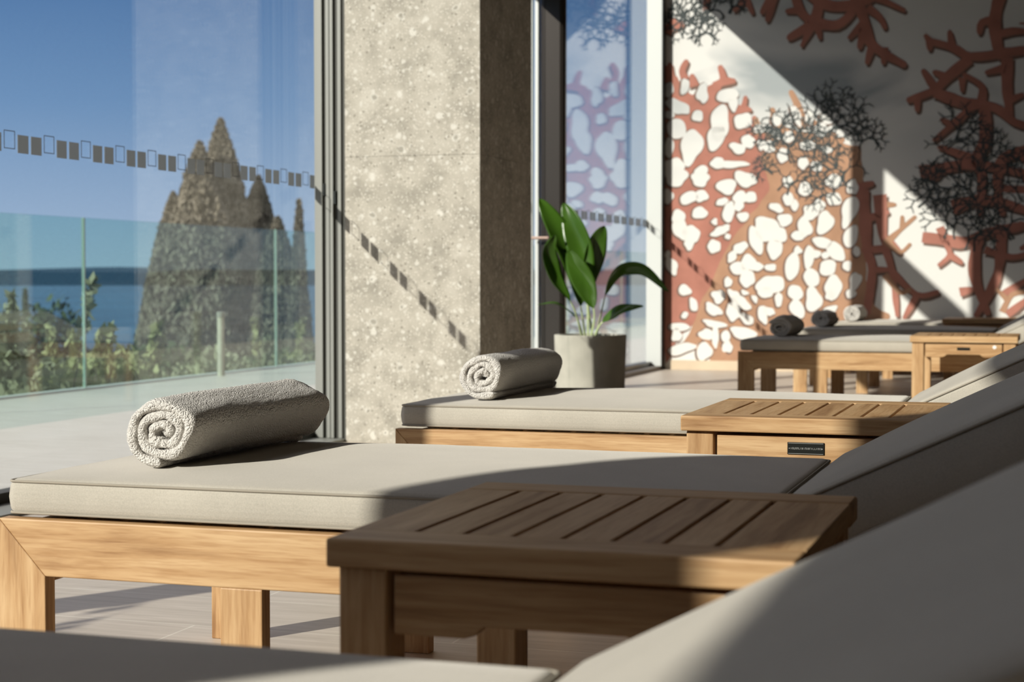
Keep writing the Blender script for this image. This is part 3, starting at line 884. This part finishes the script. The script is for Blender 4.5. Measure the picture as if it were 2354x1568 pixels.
def lace_grow(x, z, an, l, w, d):
    x2, z2 = x + math.cos(an) * l, z + math.sin(an) * l
    lace.append((w, [(x, z), ((x + x2) / 2 + rr.uniform(-.006, .006), (z + z2) / 2), (x2, z2)]))
    if d:
        for q in (rr.uniform(0.35, 0.95), -rr.uniform(0.35, 0.95)):
            if rr.random() < 0.9:
                lace_grow(x2, z2, an + q, l * rr.uniform(0.75, 0.98), w * 0.88, d - 1)


for cx, cz, r in LACE:
    for q in (0, 1):
        a0 = rr.uniform(0.5, 2.6)
        lace_grow(cx - math.cos(a0) * r * 0.8, cz - math.sin(a0) * r * 0.8, a0, r * 0.34, 0.017, 5)
strokes('charcoal_coral', lace, 0.0048, INK, mural)['kind'] = 'stuff'


# ------------------------------------------------------------------ sun loungers
def crown(lx, ly, amt, lz):
    def fn(v):
        f = max(0.0, 1 - abs(2 * v.x / lx - 1) ** 3.2) * max(0.0, 1 - abs(2 * v.y / ly - 1) ** 3.2)
        up = (v.z / lz)
        wr = 0.0012 * noise.noise(Vector((v.x * 5, v.y * 9, 2)))
        v.z += (amt * f + wr) * up
        # the sides sag a little
        e = 1 - abs(2 * v.z / lz - 1)
        if v.y < 0.004:
            v.y -= 0.004 * e
        if v.x < 0.004:
            v.x -= 0.005 * e
        return v
    return fn


def piping_loop(lx, ly, z, r=0.0028, inset=0.006):
    pts = []
    c = 0.012
    for cx, cy, a0 in ((lx - inset - c, ly - inset - c, 0), (inset + c, ly - inset - c, 90), (inset + c, inset + c, 180), (lx - inset - c, inset + c, 270)):
        for k in range(5):
            a = math.radians(a0 + 22.5 * k)
            pts.append((cx + c * math.cos(a), cy + c * math.sin(a), z))
    # subdivide the long edges a little
    return pts


LW = 0.78          # width of a lounger
SLOPE = math.radians(25.2)


def make_lounger():
    root = thing('sun_lounger', 'x', 'sun lounger')
    for y in (0.0, LW - 0.03):
        MB().prism([(0.0, 0.357), (0.09, 0.262), (2.0, 0.262), (2.0, 0.357)], y, y + 0.03).build('side_rail', TEAK_X, root, bevel=0.0025)
        MB().prism([(0.0, 0.0), (0.09, 0.0), (0.09, 0.262), (0.0, 0.357)], y, y + 0.03).build('leg', TEAK_Z, root, bevel=0.002)
        MB().box(0.415, 0.49, y, y + 0.03, 0.0, 0.262).build('leg', TEAK_Z, root, bevel=0.002)
        MB().box(1.80, 1.875, y, y + 0.03, 0.0, 0.262).build('leg', TEAK_Z, root, bevel=0.002)
    MB().box(0.058, 0.088, 0.031, LW - 0.031, 0.250, 0.355).build('end_rail', TEAK_Y, root, bevel=0.002)
    MB().box(1.972, 2.0, 0.031, LW - 0.031, 0.262, 0.355).build('end_rail', TEAK_Y, root, bevel=0.002)
    s = MB()
    for k in range(18):
        s.box(0.095 + k * 0.066, 0.095 + k * 0.066 + 0.05, 0.032, LW - 0.032, 0.343, 0.3575)
    s.box(0.09, 1.27, 0.032, 0.06, 0.32, 0.343)
    s.box(0.09, 1.27, LW - 0.06, LW - 0.032, 0.32, 0.343)
    s.build('slat_deck', TEAK_Y, root)
    # seat cushion
    lx, ly, lz = 1.28, LW - 0.03, 0.062
    vs, fs = rounded_block(lx, ly, lz, 0.014, 36, 22, crown(lx, ly, 0.017, lz))
    c = link_mesh('seat_cushion', vs, fs, TAUPE, root, smooth=True)
    c.location = (0.012, 0.012, 0.361)
    pm = MB()
    pm.tube(piping_loop(lx, ly, lz - 0.0045, inset=0.0005), 0.0024, 6, closed=True)
    pm.tube(piping_loop(lx, ly, 0.0045, inset=0.0005), 0.0024, 6, closed=True)
    p = pm.build('piping', SEAM, c, smooth=True)
    # raised back
    bx = 0.74
    lz2 = 0.093
    vs, fs = rounded_block(bx, ly, lz2, 0.016, 20, 18, crown(bx, ly, 0.016, lz2))
    b = link_mesh('back_cushion', vs, fs, TAUPE, root, smooth=True)
    b.location = (1.344, 0.012, 0.343)
    b.rotation_euler = (0, -SLOPE, 0)
    pm = MB()
    pm.tube(piping_loop(bx, ly, lz2 - 0.006, inset=0.0005), 0.0026, 6, closed=True)
    pm.tube(piping_loop(bx, ly, 0.006, inset=0.0005), 0.0026, 6, closed=True)
    pm.build('piping', SEAM, b, smooth=True)
    f = MB()
    f.box(0.0, 0.72, 0.24, 0.27, -0.022, -0.004)
    f.box(0.0, 0.72, LW - 0.27, LW - 0.24, -0.022, -0.004)
    for k in range(9):
        f.box(0.01 + k * 0.08, 0.07 + k * 0.08, 0.22, LW - 0.22, -0.004, -0.001)
    f = f.build('back_frame', TEAK_Y, root)
    f.location = (1.344, 0.0, 0.341)
    f.rotation_euler = (0, -SLOPE, 0)
    MB().prism([(1.78, 0.30), (1.81, 0.30), (1.84, 0.555), (1.81, 0.55)], 0.28, 0.305).build('back_prop', TEAK_Z, root, bevel=0.002)
    return root


SPOTS = [(0.64, 'nearest sun lounger, its raised back filling the lower right corner'),
         (2.44, 'teak sun lounger with taupe cushion in the foreground, carrying the large rolled towel'),
         (4.23, 'second teak sun lounger with taupe cushion, its foot in front of the stone pillar'),
         (9.30, 'teak sun lounger in the middle distance, standing behind the planter, foot end in shade'),
         (11.35, 'shaded sun lounger between the two farthest tables, seen just behind the middle distance one'),
         (13.08, 'farthest sun lounger, close against the coral wall, with a sunlit cushion')]
proto = make_lounger()
for i, (y, lab) in reversed(list(enumerate(SPOTS))):
    o = proto if i == 0 else copy_tree(proto)
    o.location = (-1.70, y, 0)
    tag(o, lab, 'sun lounger', 'teak sun loungers in a row')
    if i == 0:
        for ch in o.children:            # its back is set a little steeper
            if ch.name.startswith('back_cushion') or ch.name.startswith('back_frame'):
                ch.rotation_euler[1] = -SLOPE - math.radians(1.5)


# ------------------------------------------------------------------ side tables
def make_table():
    W, D, Zt, th = 0.515, 0.545, 0.475, 0.032
    root = thing('side_table', 'x', 'side table')
    z0 = Zt - th
    MB().box(0, W, 0, 0.078, z0, Zt).build('border_board', TEAK_X, root, bevel=0.003)
    MB().box(0, W, D - 0.078, D, z0, Zt).build('border_board', TEAK_X, root, bevel=0.003)
    xs = [0.0, 0.077, 0.134, 0.191, 0.248, 0.305, 0.362, 0.419, W]
    for a, b in zip(xs[:-1], xs[1:]):
        MB().box(a + (0.003 if a else 0), b - (0.003 if b < W else 0), 0.0785, D - 0.0785, z0 + 0.004, Zt - 0.0005).build('slat', TEAK_Y, root, bevel=0.0015)
    MB().box(0.05, W - 0.05, 0.07, D - 0.07, z0 - 0.02, z0 - 0.012).build('under_board', TEAK_Y, root)
    for x in (0.010, W - 0.067):
        for y in (0.013, D - 0.070):
            MB().box(x, x + 0.057, y, y + 0.057, 0.0, z0 - 0.0005).build('leg', TEAK_Z, root, bevel=0.003)
    za, zb, zt = 0.370, 0.384, z0 - 0.007
    pr = [(0.074, zt), (0.074, za), (0.155, za), (0.168, za + 0.004), (0.178, zb), (W - 0.178, zb), (W - 0.168, za + 0.004), (W - 0.155, za), (W - 0.074, za), (W - 0.074, zt)]
    MB().prism(pr, 0.017, 0.040).build('apron', TEAK_X, root, bevel=0.002)
    MB().prism(pr, D - 0.040, D - 0.017).build('apron', TEAK_X, root, bevel=0.002)
    for x in (0.020, W - 0.042):
        MB().box(x, x + 0.022, 0.075, D - 0.075, za, zt).build('apron', TEAK_Y, root, bevel=0.002)
    return root


TABLES = [(-0.766, 1.70, 'nearest teak side table, mostly in shade, with only its right front corner sunlit', False),
          (-0.752, 3.46, 'half sunlit teak side table with a dark metal plaque, second nearest', True),
          (-0.715, 8.62, 'sunlit teak side table in the middle distance, with two small white stickers', True),
          (-0.80, 12.30, 'farthest side table, dark in shade in front of the coral wall', False)]
tproto = make_table()
tabs = []
for i, (x, y, lab, pl) in enumerate(TABLES):
    o = tproto if i == 0 else copy_tree(tproto)
    o.location = (x, y, 0)
    tag(o, lab, 'side table', 'teak side tables between the loungers')
    tabs.append(o)
for i in (1, 2):
    o = tabs[i]
    w_ = 0.075 if i == 1 else 0.062
    cx = 0.258
    h_ = 0.0125 if i == 1 else 0.007
    pq = MB().box(cx - w_ / 2, cx + w_ / 2, 0.0145, 0.0172, 0.412 - h_, 0.412 + h_).build('plaque', BLACK, o, bevel=0.0006)
    if i == 1:
        t = MB()
        rr = random.Random(3)
        # raised rim and a line of tiny worn letters, too small to read
        for a, b, c, d in ((-w_ / 2 + .002, w_ / 2 - .002, h_ - .0022, h_ - .0014), (-w_ / 2 + .002, w_ / 2 - .002, -h_ + .0014, -h_ + .0022)):
            t.box(cx + a, cx + b, 0.0140, 0.0146, 0.412 + c, 0.412 + d)
        x = cx - w_ / 2 + 0.007
        while x < cx + w_ / 2 - 0.007:
            lw_ = rr.uniform(0.0012, 0.0024)
            t.box(x, x + 0.0006, 0.0140, 0.0146, 0.4100, 0.4140)
            if rr.random() < 0.7:
                zz = rr.choice((0.4100, 0.4118, 0.4134))
                t.box(x, x + lw_, 0.0140, 0.0146, zz, zz + 0.0006)
            if rr.random() < 0.5:
                t.box(x + lw_, x + lw_ + 0.0005, 0.0140, 0.0146, 0.4100, 0.4140)
            x += lw_ + 0.0013
        t.build('lettering', SILVER, pq)
        for sx in (-1, 1):
            t = MB()
            t.tube([(cx + sx * (w_ / 2 - 0.004), 0.0146, 0.412), (cx + sx * (w_ / 2 - 0.004), 0.0136, 0.412)], 0.0011, 8)
            t.build('screw', SILVER, pq)
    else:
        MB().tube([(0.405, 0.017, 0.422), (0.405, 0.0158, 0.422)], 0.009, 12).build('sticker', WHITE_TAG, o)
        MB().tube([(0.462, 0.0125, 0.395), (0.462, 0.0115, 0.395)], 0.008, 12).build('sticker', WHITE_TAG, o)


# ------------------------------------------------------------------ rolled towels
def towel_mesh(length, R, seed, turns=3.3, th=0.0195, squash=0.92, fuzz=0.0012):
    rr = random.Random(seed)
    NT, NY = 300, 46
    ph = rr.uniform(0, 6.28)
    start = rr.uniform(0, 6.28)
    vs = []
    cap = 7
    M = 2 * (NY + cap)
    r_in = 0.006
    for i in range(NT):
        t = i / (NT - 1)
        # t=0 at the heart of the roll, 1 at the outer edge
        an = start + turns * 2 * math.pi * t
        r = r_in + (R - th / 2 - r_in) * (t ** 0.92)
        lump = 1 + 0.10 * (1 - t) ** 0.4 * math.sin(2 * an + ph) + 0.05 * (1 - t * 0.6) * math.sin(3 * an + ph * 2 + 7 * t) + 0.015 * math.sin(5 * an)
        hth = th / 2 * (1 + 0.22 * math.sin(4.3 * an + ph))
        if t > 0.985:
            hth *= max(0.25, 1 - ((t - 0.985) / 0.015) ** 2 * 0.75)
        e0 = 0.006 * noise.noise(Vector((an * 0.7, seed, 0))) + 0.007 * (1 - t) + 0.003 * noise.noise(Vector((an * 3, seed, 5)))
        e1 = length + 0.008 * noise.noise(Vector((an * 0.7, seed, 9)))
        ca, sa = math.cos(an), math.sin(an)

        def pt(y, off):
            # the roll narrows softly towards its far end
            k = 1.0
            d = (length - y) / 0.035
            if d < 1:
                k = 0.86 + 0.14 * math.sqrt(max(0, 1 - (1 - max(d, 0)) ** 2))
            d0 = y / 0.02
            if d0 < 1:
                k *= 0.97 + 0.03 * d0
            rad = (r * lump) * k + off
            wob = 0.004 * noise.noise(Vector((ca * 1.5, y * 5 + seed, sa * 1.5)))
            rad += wob * t
            f = fuzz * noise.noise(Vector((ca * rad * 260, y * 260, sa * rad * 260)))
            rad += f
            x, z = rad * ca, rad * sa * squash
            z = max(z, -R * squash + 0.0015)
            return (x, y, z + R * squash)
        row = []
        for j in range(NY):
            y = e0 + hth + (e1 - e0 - 2 * hth) * j / (NY - 1)
            row.append(pt(y, hth))
        for j in range(1, cap + 1):
            a = math.pi * j / (cap + 1)
            row.append(pt(e1 - hth + hth * math.sin(a), hth * math.cos(a)))
        for j in range(NY):
            y = e1 - hth - (e1 - e0 - 2 * hth) * j / (NY - 1)
            row.append(pt(y, -hth))
        for j in range(1, cap + 1):
            a = math.pi * j / (cap + 1)
            row.append(pt(e0 + hth - hth * math.sin(a), -hth * math.cos(a)))
        vs += row
    # let the roll rest along its whole length
    nb = 24
    mins = [9.0] * (nb + 1)
    for v in vs:
        q = min(nb, max(0, int(v[1] / length * nb)))
        mins[q] = min(mins[q], v[2])
    sm = [sum(mins[max(0, i - 1):i + 2]) / len(mins[max(0, i - 1):i + 2]) for i in range(nb + 1)]
    out = []
    for x, y, z in vs:
        f_ = min(nb - 1e-6, max(0.0, y / length * nb))
        i0 = int(f_)
        m_ = sm[i0] * (1 - (f_ - i0)) + sm[i0 + 1] * (f_ - i0)
        out.append((x, y, z - m_))
    vs = out
    fs = []
    for i in range(NT - 1):
        for j in range(M):
            k = (j + 1) % M
            fs.append((i * M + j, (i + 1) * M + j, (i + 1) * M + k, i * M + k))
    fs.append(tuple(range(M)))
    fs.append(tuple((NT - 1) * M + j for j in range(M - 1, -1, -1)))
    return vs, fs


TOWELS = [(-1.468, 2.575, 0.565, 0.074, 1, 2.9, 'large rolled cream towel, nearest one, on the foreground lounger', -0.01),
          (-1.482, 4.31, 0.60, 0.072, 2, 2.9, 'rolled cream towel on the second lounger, beside the planter', 0.0),
          (-1.500, 9.50, 0.50, 0.072, 3, 2.9, 'shaded rolled towel on the middle distance lounger, leftmost of the three small ones', 0.0),
          (-1.545, 11.50, 0.50, 0.070, 4, 2.9, 'dark shaded rolled towel in the middle of the three small ones', 0.0),
          (-1.52, 13.14, 0.50, 0.074, 5, 2.9, 'sunlit white rolled towel at the coral wall, rightmost of the three small ones', 0.0)]
for x, y, ln, R, sd, tn, lab, rz in TOWELS:
    vs, fs = towel_mesh(ln, R, sd, tn)
    o = link_mesh('rolled_towel', vs, fs, TOWEL, smooth=True)
    o.location = (x, y, 0.4325)
    o.rotation_euler = (0, 0, rz)
    tag(o, lab, 'towel', 'rolled towels on the loungers')
    if sd == 1:
        MB().box(0.03, 0.055, 0.36, 0.46, -0.001, 0.0005).build('care_label', CLOTH_LABEL, o)

# ------------------------------------------------------------------ planter with its plant
PX, PY = -2.552, 9.33
pl = thing('planter', 'round pale concrete planter standing beside the stone pillar, right side in shade', 'planter', (PX, PY, 0))
MB().lathe([(0.0, 0.0), (0.185, 0.0), (0.192, 0.006), (0.206, 0.436), (0.204, 0.44), (0.180, 0.44), (0.178, 0.40), (0.178, 0.30)], 72).build('pot', CONCRETE, pl, smooth=False)
MB().lathe([(0.0, 0.402), (0.10, 0.408), (0.1775, 0.400), (0.1775, 0.31)], 40).build('soil', SOIL, pl, smooth=True)
plant = thing('potted_plant', 'green plant with broad glossy leaves growing in the round concrete planter', 'plant', (PX, PY, 0.40))


def catmull(pts, n):
    out = []
    m = len(pts) - 1
    for q in range(n + 1):
        s = q / n * m
        i = min(int(s), m - 1)
        t = s - i
        p0, p1, p2, p3 = (Vector(pts[max(0, i - 1)]), Vector(pts[i]), Vector(pts[i + 1]), Vector(pts[min(m, i + 2)]))
        out.append(0.5 * (2 * p1 + (p2 - p0) * t + (2 * p0 - 5 * p1 + 4 * p2 - p3) * t * t + (-p0 + 3 * p1 - 3 * p2 + p3) * t ** 3))
    return out


def leaf_mesh(pts, width, roll, start=0.30):
    n = 30
    sp = catmull(pts, n)
    vs, fs, mi = [], [], []
    K = 8
    for i, p in enumerate(sp):
        t = i / n
        a, b = sp[max(0, i - 1)], sp[min(n, i + 1)]
        tg = (b - a).normalized()
        side = tg.cross(Vector((0.25, -1, 0.15))).normalized()
        side = Matrix.Rotation(math.radians(roll + 12 * math.sin(t * 4)), 3, tg) @ side
        nrm = side.cross(tg).normalized()
        if t < start:
            w = 0.004 + 0.003 * (1 - t / start)
            thick = 0.0035
        else:
            u = (t - start) / (1 - start)
            w = max(0.0008, width / 2 * (math.sin(math.pi * u ** 0.85) ** 0.75) * (1.0 if u < 0.97 else (1 - u) / 0.03))
            thick = 0.0012
            if u < 0.1:
                w = max(w, 0.004)
        for k in range(K + 1):
            s = -1 + 2 * k / K
            v = p + side * (w * s) + nrm * (abs(s) ** 1.5 * w * 0.38 + 0.003 * math.sin(s * 3 + t * 17) * (t > start)) - nrm * thick
            vs.append(v)
        for k in range(K + 1):
            s = 1 - 2 * k / K
            v = p + side * (w * s) + nrm * (abs(s) ** 1.5 * w * 0.38 + 0.003 * math.sin(s * 3 + t * 17) * (t > start)) + nrm * thick * (1 - abs(s))
            vs.append(v)
    R = 2 * (K + 1)
    for i in range(n):
        for k in range(R):
            l = (k + 1) % R
            fs.append((i * R + k, i * R + l, (i + 1) * R + l, (i + 1) * R + k))
            mi.append(1 if (i / n) < start * 0.9 else 0)
    return vs, fs, mi


for pts, wd, roll in LEAVES:
    pts = [(x, y, z - 0.40) for x, y, z in pts]
    vs, fs, mi = leaf_mesh(pts, wd * 1.05, roll)
    link_mesh('leaf', vs, fs, PLANT_LEAF, plant, smooth=True, mats=[PLANT_LEAF, PLANT_STEM], fmat=mi)

# ------------------------------------------------------------------ terrace edge
bal = thing('glass_balustrade', 'long clear glass balustrade along the terrace edge outside the window', 'balustrade', (-6.38, 0, 0))
for k in range(-2, 11):
    y = 1.20 + 2.99 * k
    MB().box(-0.008, 0.008, y + 0.008, y + 2.982, 0.0, 1.175).build('glass_panel', RAIL_GLASS, bal)
    MB().box(-0.010, 0.010, y - 0.007, y + 0.007, 0.0, 1.175).build('joint_strip', GLASS_EDGE, bal)
b = MB()
b.box(-0.03, 0.03, -4.8, 31.0, -0.004, 0.010)
b.build('base_channel', ALU_PALE, bal)
bo = thing('bollard_light', 'slim grey bollard standing against the glass balustrade on the terrace', 'bollard', (-6.27, 11.95, -0.004))
MB().lathe([(0.0, 0.0), (0.028, 0.0), (0.028, 0.46), (0.0, 0.46)], 20).build('post', CONCRETE, bo)
MB().lathe([(0.0, 0.46), (0.034, 0.46), (0.034, 0.50), (0.0, 0.505)], 20).build('lamp_head', ALU, bo)

# ------------------------------------------------------------------ slope, sea, hills
vs, fs = [], []
NX, NYY = 60, 50
for i in range(NX):
    t = i / (NX - 1)
    x = -6.6 - 420 * t ** 2.2
    for j in range(NYY):
        y = -40 + 700 * (j / (NYY - 1)) ** 1.6
        d = max(0.0, -6.6 - x) + max(0.0, y - 40) * 0.8
        z = -1.25 - 0.105 * d - 0.6 * noise.noise(Vector((x * 0.06, y * 0.06, 1))) * min(1, d / 12)
        vs.append((x, y, max(z, -30.5)))
for i in range(NX - 1):
    for j in range(NYY - 1):
        fs.append((i * NYY + j, i * NYY + j + 1, (i + 1) * NYY + j + 1, (i + 1) * NYY + j))
link_mesh('slope_ground', vs, fs, EARTH, smooth=True, kind='structure')
struct('terrace_wall', MB().box(-6.60, -6.55, -6.0, 32.0, -2.4, -0.01), ROOF_M)
struct('sea', MB().add([(-14000, -3000, -26), (6000, -3000, -26), (6000, 15000, -26), (-14000, 15000, -26)], [(0, 1, 2, 3)]), SEA)
vs, fs = [], []
n = 160
for i in range(n):
    an = math.radians(-70 + 120 * i / (n - 1)) + PSI
    d = 6500
    x, y = -math.sin(an) * d, math.cos(an) * d
    h = 34 + 22 * noise.noise(Vector((i * 0.09, 2, 0))) + 9 * noise.noise(Vector((i * 0.3, 5, 0)))
    px_ = 1177 - math.tan(an - PSI) * F_PX
    h += 14 * math.exp(-((px_ - 240) / 170) ** 2) - 6 * math.exp(-((px_ - 20) / 140) ** 2)
    x2, y2 = x * 1.25, y * 1.25
    vs += [(x, y, -27), (x * 1.06, y * 1.06, -27 + (h + 27) * 0.72), (x * 1.14, y * 1.14, h + 3), (x2, y2, h * 0.6)]
for i in range(n - 1):
    for k in range(3):
        fs.append((i * 4 + k, (i + 1) * 4 + k, (i + 1) * 4 + k + 1, i * 4 + k + 1))
link_mesh('hills', vs, fs, HILL, smooth=True, kind='structure')


# ------------------------------------------------------------------ vegetation
def leaves_mesh(points, size, seed, stretch=2.0):
    rr = random.Random(seed)
    vs, fs = [], []
    for (p, up) in points:
        n = len(vs)
        s = size * rr.uniform(0.6, 1.3)
        a = Vector((rr.gauss(0, 1), rr.gauss(0, 1), rr.gauss(0, 1) + up)).normalized()
        b = a.cross(Vector((rr.gauss(0, 1), rr.gauss(0, 1), rr.gauss(0, 1)))).normalized()
        p = Vector(p)
        vs += [p - b * s * 0.5, p + a * s * stretch * 0.5 , p + b * s * 0.5, p - a * s * stretch * 0.5]
        fs.append((n, n + 1, n + 2, n + 3))
    return vs, fs


def cypress(name, loc, h, r, nleaf, seed, label, group=None, mat=None, cat='tree', size=0.075, base=0.0):
    rr = random.Random(seed)
    mat = mat or CYPRESS
    t = thing(name, label, cat, loc, group=group)
    pts = []

    def rad(u, an):
        k = (1 - u) ** 0.78 * (0.7 + 0.3 * min(1, u * 5 + 0.35))
        return r * k * (1 + 0.22 * noise.noise(Vector((math.cos(an) * 1.3, math.sin(an) * 1.3, u * h * 0.7 + seed)))
                        + 0.12 * noise.noise(Vector((math.cos(an) * 4, math.sin(an) * 4, u * h * 2 + seed))))
    for _ in range(nleaf):
        u = rr.random() ** 1.25
        an = rr.uniform(0, 6.2832)
        q = rad(u, an) * rr.uniform(0.82, 1.08)
        pts.append(((q * math.cos(an), q * math.sin(an), base + u * (h - base)), 2.2))
    vs, fs = leaves_mesh(pts, size, seed)
    link_mesh('foliage', vs, fs, mat, t)
    prof = []
    mb = MB()
    seg = 16
    rings = 22
    cv = []
    for i in range(rings):
        u = i / (rings - 1)
        for k in range(seg):
            an = 6.2832 * k / seg
            q = rad(u, an) * 0.86 + 0.01
            cv.append((q * math.cos(an), q * math.sin(an), base + u * (h - base) * 0.97))
    cf = [(i * seg + k, i * seg + (k + 1) % seg, (i + 1) * seg + (k + 1) % seg, (i + 1) * seg + k) for i in range(rings - 1) for k in range(seg)]
    link_mesh('inner_growth', cv, cf, mat, t, smooth=True)
    MB().tube([(0, 0, -0.6), (0, 0, h * 0.4)], [0.12 * min(1, r), 0.05], 8).build('trunk', BARK, t)
    return t


GZ = -4.6
G1 = 'cypress trees beyond the balustrade'
TREES = [(-15.72, 30.0, 3.85, 1.3, 'tallest cypress of the dense group behind the glass, pointed top'),
         (-15.80, 29.3, 3.35, 1.45, 'second pointed cypress, just left of the tallest in the dense group'),
         (-17.0, 30.4, 2.45, 1.15, 'lower cypress forming the left flank of the dense group'),
         (-15.20, 30.6, 2.75, 1.15, 'rounded cypress right of the tallest one in the dense group'),
         (-14.40, 29.8, 1.9, 1.15, 'low broad cypress on the right flank of the dense group')]
for i, (x, y, top, r, lab) in enumerate(TREES):
    cypress('cypress_tree', (x, y, GZ), top - GZ, r * 1.3, 38000, 20 + i, lab, G1)
cypress('cypress_tree', (-13.20, 28.2, GZ), 2.15 - GZ, 0.42, 12000, 41, 'narrow cypress spire beside the window frame, right of the dense group', G1)
cypress('cypress_tree', (-20.2, 30.0, GZ - 0.5), 0.52 - GZ + 0.5, 0.28, 3500, 42, 'small slim cypress rising from the bushes at the far left', G1, mat=PINE)


def shrub(name, loc, h, r, nleaf, seed, label, group, mat, size=0.05, wispy=0.0, cat='shrub'):
    rr = random.Random(seed)
    t = thing(name, label, cat, loc, group=group)
    pts = []
    lob = [(rr.uniform(-.6, .6) * r, rr.uniform(-.6, .6) * r, rr.uniform(0.35, 0.85) * h, rr.uniform(0.28, 0.5) * r) for _ in range(9)]
    for _ in range(nleaf):
        cx, cy, cz, rd = rr.choice(lob)
        d = Vector((rr.gauss(0, 1), rr.gauss(0, 1), rr.gauss(0, 1))).normalized() * rd * rr.uniform(0.5, 1.15)
        z = max(0.05, cz + d.z * h / r * 0.55)
        pts.append(((cx + d.x, cy + d.y, z), 1.0))
    stems = MB()
    for k in range(6):
        cx, cy, cz, rd = lob[k]
        stems.tube([(0, 0, -0.2), (cx * 0.5, cy * 0.5, cz * 0.5), (cx, cy, cz)], [0.02, 0.014, 0.006], 6)
    for k in range(int(wispy)):
        an = rr.uniform(0, 6.28)
        q = r * rr.uniform(0.1, 0.8)
        x, y = q * math.cos(an), q * math.sin(an)
        tx, ty, tz = x * 1.35, y * 1.35, h * rr.uniform(1.05, 1.32)
        stems.tube([(x * 0.3, y * 0.3, 0), (x, y, h * 0.7), (tx, ty, tz)], [0.012, 0.008, 0.003], 5)
        for m in range(60):
            u = rr.uniform(0.55, 1.0)
            pts.append(((x + (tx - x) * u + rr.gauss(0, .02), y + (ty - y) * u + rr.gauss(0, .02), h * 0.7 + (tz - h * 0.7) * u), 1.5))
    vs, fs = leaves_mesh(pts, size, seed)
    link_mesh('foliage', vs, fs, mat, t)
    stems.build('branches', BARK, t)
    return t


SG = 'bushes growing along the outer side of the balustrade'
rr = random.Random(99)
SHR = []
for i in range(15):
    y = 7.6 + i * 1.15
    SHR.append((-7.65 - 0.25 * (i % 3), y, i))
tops = [0.30, 0.32, 0.28, 0.36, 0.02, 0.10, -0.08, -0.12, -0.10, -0.15, -0.1, -0.12, -0.1, -0.12, -0.1]
for x, y, i in SHR:
    base = -1.35 - 0.105 * (-6.6 - x)
    m = OLIVE2 if i in (1, 4, 5, 8) else OLIVE
    lab = 'yellow green bush behind the glass balustrade, among greyer ones' if m is OLIVE2 else 'grey green bush behind the glass balustrade'
    top = tops[i]
    shrub('garden_bush', (x, y, base), top - base, 0.72, 5200, 60 + i, lab, SG, m, 0.055, wispy=4 if i < 6 else 2)
for i, (x, y, top, r) in enumerate(((-11.0, 13.0, 0.05, 1.3), (-12.5, 16.0, -0.1, 1.6), (-12.2, 18.8, -0.35, 1.5), (-12.8, 22.0, -0.25, 1.6), (-14.5, 18.5, -0.2, 1.6), (-12.5, 25.0, -0.5, 1.6))):
    base = -1.5 - 0.105 * (-6.6 - x)
    shrub('garden_bush', (x, y, base), top - base, r, 6500, 90 + i, 'dark green bush further down the slope, between the balustrade and the cypresses', 'bushes on the slope', PINE if i % 2 else OLIVE, 0.07)
pn = shrub('pine_tree', (-19.2, 30.0, -5.2), 5.2, 1.15, 7000, 120, 'dark rounded pine crown in front of the sea, left of the cypresses', None, PINE, 0.10, cat='tree')
